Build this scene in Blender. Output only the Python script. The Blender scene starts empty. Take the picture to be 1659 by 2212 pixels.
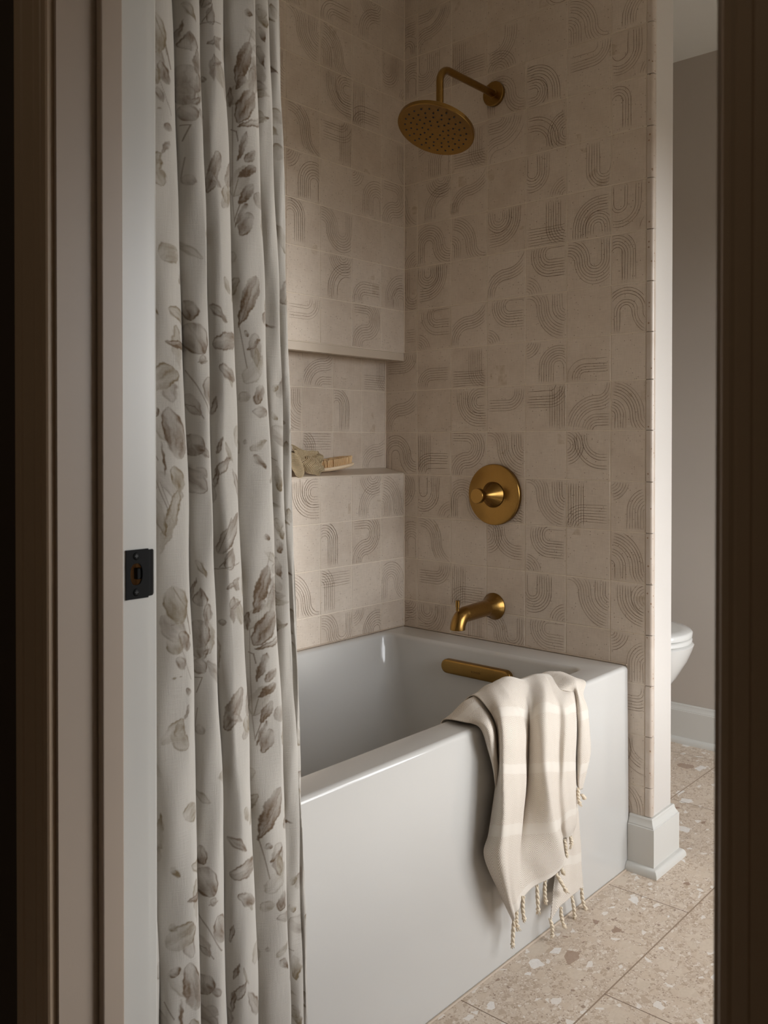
import bpy, bmesh, math, random
import numpy as np
from mathutils import Vector, Matrix

PI = math.pi
SC = bpy.context.scene
COL = SC.collection
rnd = random.Random(7)

# ------------------------------------------------------------------ camera
def setup_camera():
    cam = bpy.data.cameras.new('camera')
    ob = bpy.data.objects.new('camera', cam)
    COL.objects.link(ob)
    f, yaw, pit, roll, sy = 1935.098, 0.723209892, -0.00960121806, 0.00043024727, -133.267234
    fw = Vector((-math.sin(yaw)*math.cos(pit), math.cos(yaw)*math.cos(pit), math.sin(pit)))
    r = Vector((math.cos(yaw), math.sin(yaw), 0))
    u = r.cross(fw)
    r2 = r*math.cos(roll) + u*math.sin(roll)
    u2 = u*math.cos(roll) - r*math.sin(roll)
    m = Matrix((r2, u2, -fw)).transposed().to_4x4()
    m.translation = Vector((1.76449224, -2.09108029, 1.066))
    ob.matrix_world = m
    cam.sensor_fit = 'VERTICAL'
    cam.sensor_height = 36.0
    cam.sensor_width = 36.0*1659/2212
    cam.lens = f/2212*36.0
    cam.shift_y = sy/2212
    cam.clip_start = 0.02
    cam.dof.use_dof = True
    cam.dof.focus_distance = 1.9
    cam.dof.aperture_fstop = 13.0
    SC.camera = ob
setup_camera()

# ------------------------------------------------------------------ light and exposure
SC.view_settings.view_transform = 'Standard'
SC.view_settings.look = 'None'
SC.view_settings.gamma = 1.0
SC.view_settings.exposure = 0.10
WIN_Y0, WIN_Y1, WIN_Z0, WIN_Z1, WIN_X = -0.66, 0.95, 0.40, 1.84, 2.30

def setup_world():
    w = bpy.data.worlds.new('sky'); SC.world = w
    w.use_nodes = True
    nt = w.node_tree; nt.nodes.clear()
    out = nt.nodes.new('ShaderNodeOutputWorld')
    bg = nt.nodes.new('ShaderNodeBackground')
    tc = nt.nodes.new('ShaderNodeTexCoord')
    sp = nt.nodes.new('ShaderNodeSeparateXYZ')
    mr = nt.nodes.new('ShaderNodeValToRGB')
    e = mr.color_ramp.elements
    e[0].position = 0.47; e[0].color = (0.10, 0.09, 0.075, 1)      # ground outside
    e[1].position = 0.52; e[1].color = (0.95, 0.97, 1.0, 1)        # overcast sky
    ma = nt.nodes.new('ShaderNodeMath'); ma.operation = 'MULTIPLY_ADD'
    ma.inputs[1].default_value = 0.5; ma.inputs[2].default_value = 0.5
    nt.links.new(tc.outputs['Generated'], sp.inputs[0])
    nt.links.new(sp.outputs['Z'], ma.inputs[0])
    nt.links.new(ma.outputs[0], mr.inputs[0])
    nt.links.new(mr.outputs['Color'], bg.inputs['Color'])
    bg.inputs['Strength'].default_value = 7.2
    nt.links.new(bg.outputs[0], out.inputs[0])
setup_world()

def add_light(name, kind, loc, direction, energy, color, **kw):
    l = bpy.data.lights.new(name, kind)
    l.energy = energy; l.color = color
    for k, v in kw.items(): setattr(l, k, v)
    o = bpy.data.objects.new(name, l); COL.objects.link(o)
    o.location = loc
    o.rotation_euler = Vector(direction).to_track_quat('-Z', 'Y').to_euler()
    return o
# low hazy sun outside the window
_az, _el = math.radians(27), math.radians(3)
add_light('low_sun', 'SUN', (6, 0, 3), (-math.cos(_az)*math.cos(_el), -math.sin(_az)*math.cos(_el), -math.sin(_el)), 1.15, (1.0, 0.97, 0.93), angle=math.radians(12))
# daylight entering through the window opening
_p = add_light('window_portal', 'AREA', (WIN_X+0.1, (WIN_Y0+WIN_Y1)/2, (WIN_Z0+WIN_Z1)/2), (-1, 0, 0), 1.0, (1, 1, 1), shape='RECTANGLE', size=WIN_Y1-WIN_Y0, size_y=WIN_Z1-WIN_Z0)
_p.data.cycles.is_portal = True
# added dim warm fill below the hall ceiling, lifts the dark casings
add_light('hall_fill', 'AREA', (1.15, -2.75, 2.40), (0, 0, -1), 2.2, (1.0, 0.80, 0.58), shape='DISK', size=.3)
SC.cycles.max_bounces = 10
SC.cycles.diffuse_bounces = 7
SC.cycles.sample_clamp_indirect = 6.0
SC.cycles.use_denoising = True

# ------------------------------------------------------------------ object helpers
def tag(o, label=None, cat=None, group=None, kind=None):
    if label: o['label'] = label
    if cat: o['category'] = cat
    if group: o['group'] = group
    if kind: o['kind'] = kind
    return o
def empty(name, loc, label, cat, group=None):
    o = bpy.data.objects.new(name, None); COL.objects.link(o)
    o.location = loc; o.empty_display_size = 0.05
    return tag(o, label, cat, group)
class MB:
    """collects vertices and faces; build() links them as one mesh object"""
    def __init__(s): s.v = []; s.f = []; s.m = []; s.uv = None; s.sm = []
    def add(s, vs, fs, mat=0, smooth=False):
        b = len(s.v)
        s.v.extend([tuple(p) for p in vs])
        for f in fs:
            s.f.append(tuple(i+b for i in f)); s.m.append(mat); s.sm.append(smooth)
        return b
    def box(s, x0, x1, y0, y1, z0, z1, mat=0):
        vs = [(x0,y0,z0),(x1,y0,z0),(x1,y1,z0),(x0,y1,z0),(x0,y0,z1),(x1,y0,z1),(x1,y1,z1),(x0,y1,z1)]
        s.add(vs, [(0,3,2,1),(4,5,6,7),(0,1,5,4),(1,2,6,5),(2,3,7,6),(3,0,4,7)], mat)
    def rings(s, rings, mat=0, smooth=True, close=True, cap0=False, cap1=False):
        n = len(rings[0]); vs = [p for r in rings for p in r]; fs = []
        for i in range(len(rings)-1):
            for j in range(n if close else n-1):
                k = (j+1) % n
                fs.append((i*n+j, i*n+k, (i+1)*n+k, (i+1)*n+j))
        if cap0: fs.append(tuple(range(n-1, -1, -1)))
        if cap1: fs.append(tuple(range((len(rings)-1)*n, len(rings)*n)))
        s.add(vs, fs, mat, smooth)
    def lathe(s, prof, origin=(0,0,0), axis=(0,0,1), n=48, mat=0, smooth=True):
        """prof: list of (radius, distance along axis)"""
        a = Vector(axis).normalized(); t = Vector((1,0,0)) if abs(a.x) < .9 else Vector((0,1,0))
        e1 = a.cross(t).normalized(); e2 = a.cross(e1); o = Vector(origin)
        R = []
        for r, h in prof:
            r = max(r, 1e-5)
            R.append([o + a*h + (e1*math.cos(2*PI*k/n) + e2*math.sin(2*PI*k/n))*r for k in range(n)])
        s.rings(R, mat, smooth, cap0=True, cap1=True)
    def tube(s, pts, rad, n=12, mat=0, caps=True):
        P = [Vector(p) for p in pts]
        rad = rad if isinstance(rad, (list, tuple)) else [rad]*len(P)
        T = []
        for i in range(len(P)):
            d = (P[min(i+1, len(P)-1)] - P[max(i-1, 0)])
            T.append(d.normalized() if d.length > 1e-9 else Vector((0,0,1)))
        up = Vector((0,0,1)) if abs(T[0].z) < .9 else Vector((1,0,0))
        e1 = T[0].cross(up).normalized(); R = []
        for i, p in enumerate(P):
            e1 = (e1 - T[i]*e1.dot(T[i])).normalized(); e2 = T[i].cross(e1)
            R.append([p + (e1*math.cos(2*PI*k/n) + e2*math.sin(2*PI*k/n))*rad[i] for k in range(n)])
        s.rings(R, mat, True, cap0=caps, cap1=caps)
    def extrude(s, prof, path_fn, mat=0, smooth=False):
        pass
    def build(s, name, mats, parent=None, auto=40, bevel=None, kind=None):
        me = bpy.data.meshes.new(name)
        off = Vector((0,0,0))
        if parent is not None:
            p = parent
            while p: off += p.location; p = p.parent
        vs = [(x-off.x, y-off.y, z-off.z) for x, y, z in s.v]
        me.from_pydata(vs, [], s.f)
        mats = mats if isinstance(mats, (list, tuple)) else [mats]
        for m in mats: me.materials.append(m)
        me.polygons.foreach_set('material_index', s.m)
        me.polygons.foreach_set('use_smooth', s.sm)
        me.update()
        o = bpy.data.objects.new(name, me); COL.objects.link(o)
        if parent is not None: o.parent = parent
        if bevel:
            b = o.modifiers.new('bevel', 'BEVEL'); b.width = bevel[0]; b.segments = bevel[1]; b.limit_method = 'ANGLE'; b.angle_limit = math.radians(35)
            b.harden_normals = False
            for pl in me.polygons: pl.use_smooth = True
        if auto and any(s.sm) or bevel:
            fix_normals(me)
            me.set_sharp_from_angle(angle=math.radians(auto or 40))
        if kind: o['kind'] = kind
        return o
def fix_normals(me):
    bm = bmesh.new(); bm.from_mesh(me)
    bmesh.ops.recalc_face_normals(bm, faces=bm.faces)
    bm.to_mesh(me); bm.free(); me.update()
def grid_mesh(name, P, mat, parent=None, uv=None, attrs=None, wrap=False):
    """P: array rows x cols x 3 of world points"""
    R, C = P.shape[:2]
    off = np.zeros(3)
    p = parent
    while p is not None: off += np.array(p.location); p = p.parent
    co = (P - off).reshape(-1, 3)
    idx = np.arange(R*C).reshape(R, C)
    q = np.stack([idx[:-1,:-1], idx[:-1,1:], idx[1:,1:], idx[1:,:-1]], -1).reshape(-1, 4)
    me = bpy.data.meshes.new(name)
    me.vertices.add(R*C); me.vertices.foreach_set('co', co.astype(np.float32).ravel())
    me.loops.add(q.size); me.loops.foreach_set('vertex_index', q.ravel().astype(np.int32))
    me.polygons.add(len(q)); me.polygons.foreach_set('loop_start', np.arange(0, q.size, 4, dtype=np.int32))
    me.polygons.foreach_set('loop_total', np.full(len(q), 4, dtype=np.int32))
    me.polygons.foreach_set('use_smooth', np.ones(len(q), dtype=bool))
    me.update(calc_edges=True)
    if uv is not None:
        l = me.uv_layers.new(name='uv'); l.data.foreach_set('uv', uv.reshape(-1, 2)[q.ravel()].astype(np.float32).ravel())
    for k, a in (attrs or {}).items():
        at = me.attributes.new(k, 'FLOAT', 'POINT'); at.data.foreach_set('value', a.astype(np.float32).ravel())
    me.materials.append(mat)
    o = bpy.data.objects.new(name, me); COL.objects.link(o)
    if parent is not None: o.parent = parent
    return o

# ------------------------------------------------------------------ materials
class NT:
    def __init__(s, name):
        s.mat = bpy.data.materials.new(name); s.mat.use_nodes = True
        s.t = s.mat.node_tree; s.t.nodes.clear()
        s.out = s.t.nodes.new('ShaderNodeOutputMaterial')
        s.b = s.t.nodes.new('ShaderNodeBsdfPrincipled')
        s.t.links.new(s.b.outputs[0], s.out.inputs[0])
    def n(s, typ, **kw):
        nd = s.t.nodes.new('ShaderNode'+typ)
        for k, v in kw.items():
            if k.startswith('i_'):
                key = k[2:]
                key = int(key) if key.isdigit() else key.replace('_', ' ')
                nd.inputs[key].default_value = v
            else: setattr(nd, k, v)
        return nd
    def link(s, a, b): s.t.links.new(a, b)
    def val(s, x, inp):
        if hasattr(x, 'is_output'): s.link(x, inp)
        else: inp.default_value = x
    def math(s, op, a, b=0.0, c=0.0, clamp=False):
        nd = s.n('Math', operation=op, use_clamp=clamp)
        s.val(a, nd.inputs[0]); s.val(b, nd.inputs[1]); s.val(c, nd.inputs[2])
        return nd.outputs[0]
    def mix(s, f, a, b, mode='MIX'):
        nd = s.n('Mix', data_type='RGBA', blend_type=mode)
        s.val(f, nd.inputs[0])
        for x, i in ((a, 6), (b, 7)):
            if isinstance(x, tuple): x = (*x[:3], 1)
            s.val(x, nd.inputs[i])
        return nd.outputs[2]
    def ramp(s, x, p0, p1):
        nd = s.n('MapRange'); nd.inputs[1].default_value = p0; nd.inputs[2].default_value = p1
        s.val(x, nd.inputs[0]); return nd.outputs[0]
    def obj(s): return s.n('TexCoord').outputs['Object']
    def noise(s, vec, scale, detail=3, rough=.5):
        nd = s.n('TexNoise'); nd.inputs['Scale'].default_value = scale; nd.inputs['Detail'].default_value = detail; nd.inputs['Roughness'].default_value = rough
        if vec is not None: s.link(vec, nd.inputs['Vector'])
        return nd.outputs[0]
    def scale(s, vec, v):
        nd = s.n('VectorMath', operation='MULTIPLY'); s.link(vec, nd.inputs[0]); nd.inputs[1].default_value = v; return nd.outputs[0]
    def bump(s, h, strength=.2, dist=.001):
        nd = s.n('Bump'); nd.inputs['Strength'].default_value = strength; nd.inputs['Distance'].default_value = dist
        s.link(h, nd.inputs['Height']); s.link(nd.outputs[0], s.b.inputs['Normal'])
    def set(s, color=None, rough=None, metal=None, spec=None, coat=None, sheen=None):
        if color is not None: s.val((*color, 1) if isinstance(color, tuple) else color, s.b.inputs['Base Color'])
        if rough is not None: s.val(rough, s.b.inputs['Roughness'])
        if metal is not None: s.b.inputs['Metallic'].default_value = metal
        if spec is not None: s.b.inputs['Specular IOR Level'].default_value = spec
        if coat is not None: s.b.inputs['Coat Weight'].default_value = coat[0]; s.b.inputs['Coat Roughness'].default_value = coat[1]
        if sheen is not None: s.b.inputs['Sheen Weight'].default_value = sheen
        return s.mat

def paint(name, col, rough=.5, bump=.04, scale=220):
    t = NT(name); o = t.obj()
    n = t.noise(o, 3.0, 4)
    c = t.mix(t.ramp(n, .3, .7), tuple(x*.965 for x in col), tuple(min(1, x*1.02) for x in col))
    t.bump(t.noise(o, scale, 2), bump, .0006)
    return t.set(c, rough)
M = {}
M['wall_paint'] = paint('wall_paint', (.60, .565, .525), .55)
M['wall_far'] = paint('wall_paint_shaded', (.47, .42, .37), .6)  # wall_paint with the far wall's shade put into the colour
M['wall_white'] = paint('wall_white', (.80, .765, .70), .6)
M['trim_white'] = paint('trim_white', (.62, .61, .575), .32, .03, 120)
M['ceiling_paint'] = paint('ceiling_paint', (.74, .73, .69), .8)
M['hall_trim'] = paint('hall_trim', (.44, .36, .29), .42, .05, 160)
M['hall_casing'] = paint('hall_casing', (.50, .375, .26), .45, .05, 160)
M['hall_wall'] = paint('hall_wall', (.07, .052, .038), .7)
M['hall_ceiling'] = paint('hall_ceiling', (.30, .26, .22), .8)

def mat_tile():
    t = NT('ceramic_tile'); o = t.obj()
    at = t.n('Attribute', attribute_name='tone').outputs['Fac']
    cloud = t.noise(o, 14, 6, .62)
    c = t.mix(t.ramp(cloud, .3, .72), (.575, .48, .39), (.69, .60, .505))
    # slow tint changes inside a tile, and tile to tile
    c = t.mix(t.math('MULTIPLY', at, .55), c, (.715, .63, .54))
    # woven looking brushed marks
    w1 = t.noise(t.scale(o, (40, 40, 420)), 1.0, 2)
    w2 = t.noise(t.scale(o, (420, 420, 40)), 1.0, 2)
    c = t.mix(t.math('MULTIPLY', t.ramp(t.math('ADD', w1, w2), .9, 1.3), .16), c, (.30, .235, .18))
    # ochre stains with blocky outline
    v = t.n('TexVoronoi', feature='F1', distance='CHEBYCHEV'); v.inputs['Scale'].default_value = 15
    t.link(o, v.inputs['Vector'])
    st = t.math('MULTIPLY', t.math('LESS_THAN', v.outputs['Distance'], .22), t.math('GREATER_THAN', t.noise(o, 7, 1), .60))
    c = t.mix(t.math('MULTIPLY', st, t.math('MULTIPLY', t.ramp(t.noise(o, 60, 3), .35, .75), .55)), c, (.36, .25, .13))
    # iron specks
    v2 = t.n('TexVoronoi'); v2.inputs['Scale'].default_value = 190; t.link(o, v2.inputs['Vector'])
    col = t.n('SeparateColor'); t.link(v2.outputs['Color'], col.inputs[0])
    sp = t.math('MULTIPLY', t.math('LESS_THAN', v2.outputs['Distance'], t.math('MULTIPLY', col.outputs[1], .27)), t.math('GREATER_THAN', col.outputs[0], .76))
    c = t.mix(t.math('MULTIPLY', sp, .6), c, (.20, .125, .07))
    v3 = t.n('TexVoronoi'); v3.inputs['Scale'].default_value = 52; t.link(o, v3.inputs['Vector'])
    col3 = t.n('SeparateColor'); t.link(v3.outputs['Color'], col3.inputs[0])
    sp3 = t.math('MULTIPLY', t.math('LESS_THAN', v3.outputs['Distance'], t.math('MULTIPLY', col3.outputs[1], .060)), t.math('GREATER_THAN', col3.outputs[0], .76))
    c = t.mix(t.math('MULTIPLY', sp3, .65), c, (.17, .10, .055))
    hgt = t.math('ADD', t.noise(o, 16, 3), t.math('MULTIPLY', t.noise(o, 240, 2), .08))
    t.bump(hgt, .35, .0025)
    r = t.ramp(cloud, .2, .8); r = t.math('MULTIPLY_ADD', r, .14, .34)
    return t.set(c, r, spec=.42)
M['tile'] = mat_tile()
def mat_line():
    t = NT('engraved_line'); o = t.obj()
    at = t.n('Attribute', attribute_name='tone').outputs['Fac']
    n = t.ramp(t.noise(o, 55, 4, .7), .18, .50)
    k = t.math('MULTIPLY', n, t.math('MULTIPLY_ADD', at, .65, .5), clamp=True)
    c = t.mix(k, (.46, .375, .285), (.19, .125, .075))
    return t.set(c, .6)
M['line'] = mat_line()
t = NT('grout'); M['grout'] = t.set(t.mix(t.noise(t.obj(), 90, 3), (.74, .65, .53), (.82, .74, .63)), .75)
t = NT('caulk'); M['caulk'] = t.set((.50, .41, .32), .6)
t = NT('ledge_stone'); M['ledge'] = t.set(t.mix(t.noise(t.obj(), 14, 4), (.55, .465, .375), (.63, .54, .44)), .38)

def mat_bullnose():
    t = NT('bullnose_tile'); o = t.obj()
    c = t.mix(t.ramp(t.noise(o, 14, 4), .3, .7), (.50, .415, .34), (.60, .525, .455))
    v2 = t.n('TexVoronoi'); v2.inputs['Scale'].default_value = 120; t.link(o, v2.inputs['Vector'])
    col = t.n('SeparateColor'); t.link(v2.outputs['Color'], col.inputs[0])
    sp = t.math('MULTIPLY', t.math('LESS_THAN', v2.outputs['Distance'], t.math('MULTIPLY', col.outputs[1], .30)), t.math('GREATER_THAN', col.outputs[0], .6))
    c = t.mix(t.math('MULTIPLY', sp, .8), c, (.26, .145, .07))
    t.bump(t.noise(o, 30, 2), .2, .001)
    return t.set(c, .3)
M['bullnose'] = mat_bullnose()

def mat_floor():
    t = NT('terrazzo_floor'); o = t.obj()
    warp = t.n('TexNoise'); warp.inputs['Scale'].default_value = 60; t.link(o, warp.inputs['Vector'])
    ad = t.n('VectorMath', operation='MULTIPLY_ADD'); t.link(warp.outputs['Color'], ad.inputs[0]); ad.inputs[1].default_value = (.006, .006, .006); t.link(o, ad.inputs[2])
    p = ad.outputs[0]
    base = t.mix(t.ramp(t.noise(o, 8, 4), .3, .7), (.54, .435, .34), (.64, .535, .43))
    c = base
    def layer(c, sc, thr, keep, seedv, pal, amt, stretch=(1, 1, 1)):
        pv = t.n('VectorMath', operation='MULTIPLY_ADD'); t.link(p, pv.inputs[0]); pv.inputs[1].default_value = stretch; pv.inputs[2].default_value = seedv
        ve = t.n('TexVoronoi', feature='DISTANCE_TO_EDGE'); ve.inputs['Scale'].default_value = sc; t.link(pv.outputs[0], ve.inputs['Vector'])
        vf = t.n('TexVoronoi', feature='F1'); vf.inputs['Scale'].default_value = sc; t.link(pv.outputs[0], vf.inputs['Vector'])
        s = t.n('SeparateColor'); t.link(vf.outputs['Color'], s.inputs[0])
        mask = t.math('MULTIPLY', t.math('GREATER_THAN', ve.outputs['Distance'], t.math('MULTIPLY_ADD', s.outputs[1], .16, thr)), t.math('GREATER_THAN', s.outputs[0], keep))
        cr = t.n('ValToRGB'); cr.color_ramp.interpolation = 'CONSTANT'
        els = cr.color_ramp.elements
        while len(els) < len(pal): els.new(.5)
        for i, (pos, cc) in enumerate(pal):
            els[i].position = pos; els[i].color = (*cc, 1)
        t.link(s.outputs[2], cr.inputs[0])
        shade = t.mix(t.noise(o, 120, 2), cr.outputs[0], t.mix(.22, cr.outputs[0], (.3, .22, .16)))
        return t.mix(t.math('MULTIPLY', mask, amt), c, shade)
    c = layer(c, 300, .02, .35, (3, 1, 7), [(0, (.42, .32, .235)), (.34, (.70, .61, .52)), (.72, (.80, .73, .65)), (.93, (.24, .155, .105))], .75)
    c = layer(c, 130, .03, .45, (1, 5, 2), [(0, (.47, .365, .27)), (.3, (.68, .58, .475)), (.75, (.80, .73, .65)), (.95, (.27, .18, .13))], .8, (1, .7, 1))
    c = layer(c, 58, .04, .62, (8, 2, 4), [(0, (.66, .55, .44)), (.42, (.72, .62, .51)), (.66, (.86, .82, .77)), (.90, (.52, .41, .31)), (.975, (.29, .185, .13))], .85, (1, .75, 1))
    c = layer(c, 26, .05, .80, (2, 9, 6), [(0, (.68, .58, .47)), (.40, (.88, .86, .83)), (.74, (.70, .60, .49)), (.97, (.36, .25, .185))], .85, (1, .8, 1))
    # joints between the slabs
    sx = t.n('SeparateXYZ'); t.link(o, sx.inputs[0])
    xx = t.math('DIVIDE', t.math('SUBTRACT', sx.outputs[0], .9465), .305)
    ci = t.math('FLOOR', xx); fx = t.math('SUBTRACT', xx, ci)
    yy = t.math('DIVIDE', t.math('SUBTRACT', t.math('SUBTRACT', sx.outputs[1], -.122+.199), t.math('MULTIPLY', ci, .199)), .597)
    fy = t.math('SUBTRACT', yy, t.math('FLOOR', yy))
    jx = t.math('LESS_THAN', t.math('ABSOLUTE', t.math('SUBTRACT', t.math('FRACT', t.math('ADD', fx, .5)), .5)), .0016/.305)
    jy = t.math('LESS_THAN', t.math('ABSOLUTE', t.math('SUBTRACT', t.math('FRACT', t.math('ADD', fy, .5)), .5)), .0011/.597)
    c = t.mix(jx, c, (.30, .215, .15))
    c = t.mix(jy, c, (.17, .115, .075))
    return t.set(c, .42, spec=.4)
M['floor'] = mat_floor()
t = NT('white_acrylic')
M['tub'] = t.set((.56, .55, .527), .11, spec=.5, coat=(.3, .05))
t = NT('toilet_china'); M['china'] = t.set((.70, .69, .66), .15, coat=(.3, .05))
def mat_brass(name, col, rough, aniso=0):
    t = NT(name); o = t.obj()
    c = t.mix(t.noise(o, 30, 3), tuple(x*.92 for x in col), col)
    st = t.noise(t.scale(o, (300, 300, 1500)), 1.0, 2)
    t.bump(st, .04, .0003)
    m = t.set(c, t.math('MULTIPLY_ADD', st, .1, rough-.05), metal=1.0)
    return m
M['brass'] = mat_brass('brushed_brass', (.31, .178, .050), .29)
M['brass_dark'] = mat_brass('mark_brass', (.12, .07, .025), .5)  # darker brass for the maker's mark lettering
t = NT('nozzle_rubber'); M['nozzle'] = t.set((.018, .018, .024), .5)
t = NT('black_metal'); M['black'] = t.set((.006, .006, .006), .55, spec=.12)
t = NT('screw_metal'); M['screw'] = t.set((.05, .05, .05), .35, metal=.8)
t = NT('dark_void'); M['void'] = t.set((.02, .013, .008), .8)
t = NT('raw_wood'); M['rawwood'] = t.set(t.mix(t.noise(t.scale(t.obj(), (60, 60, 8)), 1, 3), (.55, .38, .22), (.72, .53, .34)), .7)
t = NT('pale_wood'); M['palewood'] = t.set(t.mix(t.noise(t.scale(t.obj(), (25, 160, 160)), 1, 4), (.78, .61, .41), (.88, .72, .52)), .5)
t = NT('bristle'); M['bristle'] = t.set(t.mix(t.noise(t.obj(), 400, 2), (.74, .51, .26), (.90, .68, .41)), .6)
t = NT('sisal_cord'); M['sisal'] = t.set(t.mix(t.noise(t.obj(), 260, 3), (.64, .505, .315), (.80, .67, .46)), .85)
t = NT('sisal_inner'); M['sisal_in'] = t.set((.46, .35, .20), .9)

def mat_towel():
    t = NT('towel_weave')
    uvn = t.n('UVMap', uv_map='uv').outputs[0]
    s = t.n('SeparateXYZ'); t.link(uvn, s.inputs[0])
    U, V = s.outputs[0], s.outputs[1]
    S = .026
    def tri(x): return t.math('ABSOLUTE', t.math('SUBTRACT', t.math('FRACT', x), .5))
    a = tri(t.math('DIVIDE', U, S)); b = tri(t.math('DIVIDE', V, S*1.15))
    d = t.math('ADD', a, b)
    line = t.math('SINE', t.math('MULTIPLY', d, 2*PI*8.0))
    h = t.ramp(line, -.35, .35)
    # plain woven bands across the cloth
    fv = t.math('FRACT', t.math('DIVIDE', V, .118))
    band = t.math('LESS_THAN', fv, .17)
    h = t.math('MULTIPLY', h, t.math('SUBTRACT', 1.0, band))
    fine = t.math('SINE', t.math('MULTIPLY', t.math('ADD', U, V), 2*PI*900))
    c = t.mix(h, (.57, .485, .395), (.88, .82, .74))
    c = t.mix(band, c, (.76, .70, .62))
    t.bump(t.math('ADD', h, t.math('MULTIPLY', fine, .12)), .55, .0012)
    return t.set(c, .85, sheen=.15)
M['towel'] = mat_towel()
t = NT('cotton_fringe'); M['fringe'] = t.set(t.mix(t.noise(t.scale(t.obj(), (500, 500, 90)), 1, 2), (.70, .59, .44), (.84, .75, .61)), .85)

def mat_curtain():
    t = NT('printed_linen')
    uvn = t.n('UVMap', uv_map='uv').outputs[0]
    leaf = t.n('Attribute', attribute_name='leaf').outputs['Fac']
    warm = t.n('Attribute', attribute_name='warm').outputs['Fac']
    base = t.mix(t.noise(t.scale(uvn, (900, 25, 1)), 1, 2), (.53, .50, .452), (.62, .59, .542))
    ink = t.mix(warm, (.135, .082, .040), (.195, .143, .074))
    grain = t.noise(t.scale(uvn, (260, 260, 1)), 1.0, 3, .7)
    k = t.math('MULTIPLY', leaf, t.math('MULTIPLY_ADD', grain, .5, .72), clamp=True)
    c = t.mix(k, base, ink)
    s = t.n('SeparateXYZ'); t.link(uvn, s.inputs[0])
    wx = t.math('SINE', t.math('MULTIPLY', s.outputs[0], 2*PI*950)); wy = t.math('SINE', t.math('MULTIPLY', s.outputs[1], 2*PI*850))
    slub = t.noise(t.scale(uvn, (1200, 40, 1)), 1, 3); slub2 = t.noise(t.scale(uvn, (40, 900, 1)), 1, 3)
    hh = t.math('ADD', t.math('MULTIPLY', t.math('MULTIPLY', wx, wy), .35), t.math('ADD', slub, slub2))
    t.bump(hh, .6, .0011)
    return t.set(c, .85, sheen=.1)
M['curtain'] = mat_curtain()

# ================================================================== STRUCTURE
CEIL = 2.417
YF = .995            # far wall of the toilet niche
YD0, YD1 = -1.594, -1.479   # door wall: hall side, bathroom side

def struct(mb, name, mats, **kw):
    o = mb.build(name, mats, **kw); o['kind'] = 'structure'; return o

m = MB(); m.box(-.4, 3.1, -3.5, YF+.15, -.08, 0); struct(m, 'floor', M['floor'])
m = MB(); m.box(-.4, 3.1, -3.5, YF+.15, CEIL, CEIL+.08); struct(m, 'ceiling', M['ceiling_paint'])
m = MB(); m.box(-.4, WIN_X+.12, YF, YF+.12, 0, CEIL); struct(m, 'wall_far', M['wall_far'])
# right wall with the window opening
m = MB(); x0, x1 = WIN_X, WIN_X+.12
m.box(x0, x1, YD1, WIN_Y0, 0, CEIL); m.box(x0, x1, WIN_Y1, YF, 0, CEIL)
m.box(x0, x1, WIN_Y0, WIN_Y1, 0, WIN_Z0); m.box(x0, x1, WIN_Y0, WIN_Y1, WIN_Z1, CEIL)
struct(m, 'wall_right', M['wall_white'])
m = MB()
for (a, b, c, d) in ((WIN_Y0, WIN_Y0+.05, WIN_Z0, WIN_Z1), (WIN_Y1-.05, WIN_Y1, WIN_Z0, WIN_Z1), (WIN_Y0+.05, WIN_Y1-.05, WIN_Z0, WIN_Z0+.05), (WIN_Y0+.05, WIN_Y1-.05, WIN_Z1-.05, WIN_Z1), (.30, .35, WIN_Z0+.05, WIN_Z1-.05)):
    m.box(x0+.03, x0+.08, a, b, c, d)
struct(m, 'window_1', M['trim_white'])
# door wall
m = MB()
m.box(-.25, .83, YD0+.002, YD1, 0, CEIL); m.box(1.592, WIN_X+.12, YD0+.002, YD1, 0, CEIL); m.box(.83, 1.592, YD0+.002, YD1, 2.06, CEIL)
struct(m, 'wall_front', M['wall_white'])
m = MB()
m.box(-.4, .83, YD0, YD0+.002, 0, CEIL); m.box(1.592, 3.1, YD0, YD0+.002, 0, CEIL); m.box(.83, 1.592, YD0, YD0+.002, 2.06, CEIL)
m.box(-.4, -.3, -3.5, YD0, 0, CEIL); m.box(3.0, 3.1, -3.5, YD0, 0, CEIL); m.box(-.3, 3.0, -3.5, -3.4, 0, CEIL)
m.box(-.3, 3.0, -3.4, YD0, CEIL-.003, CEIL, 1)
struct(m, 'wall_hall', [M['hall_wall'], M['hall_ceiling']])

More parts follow.
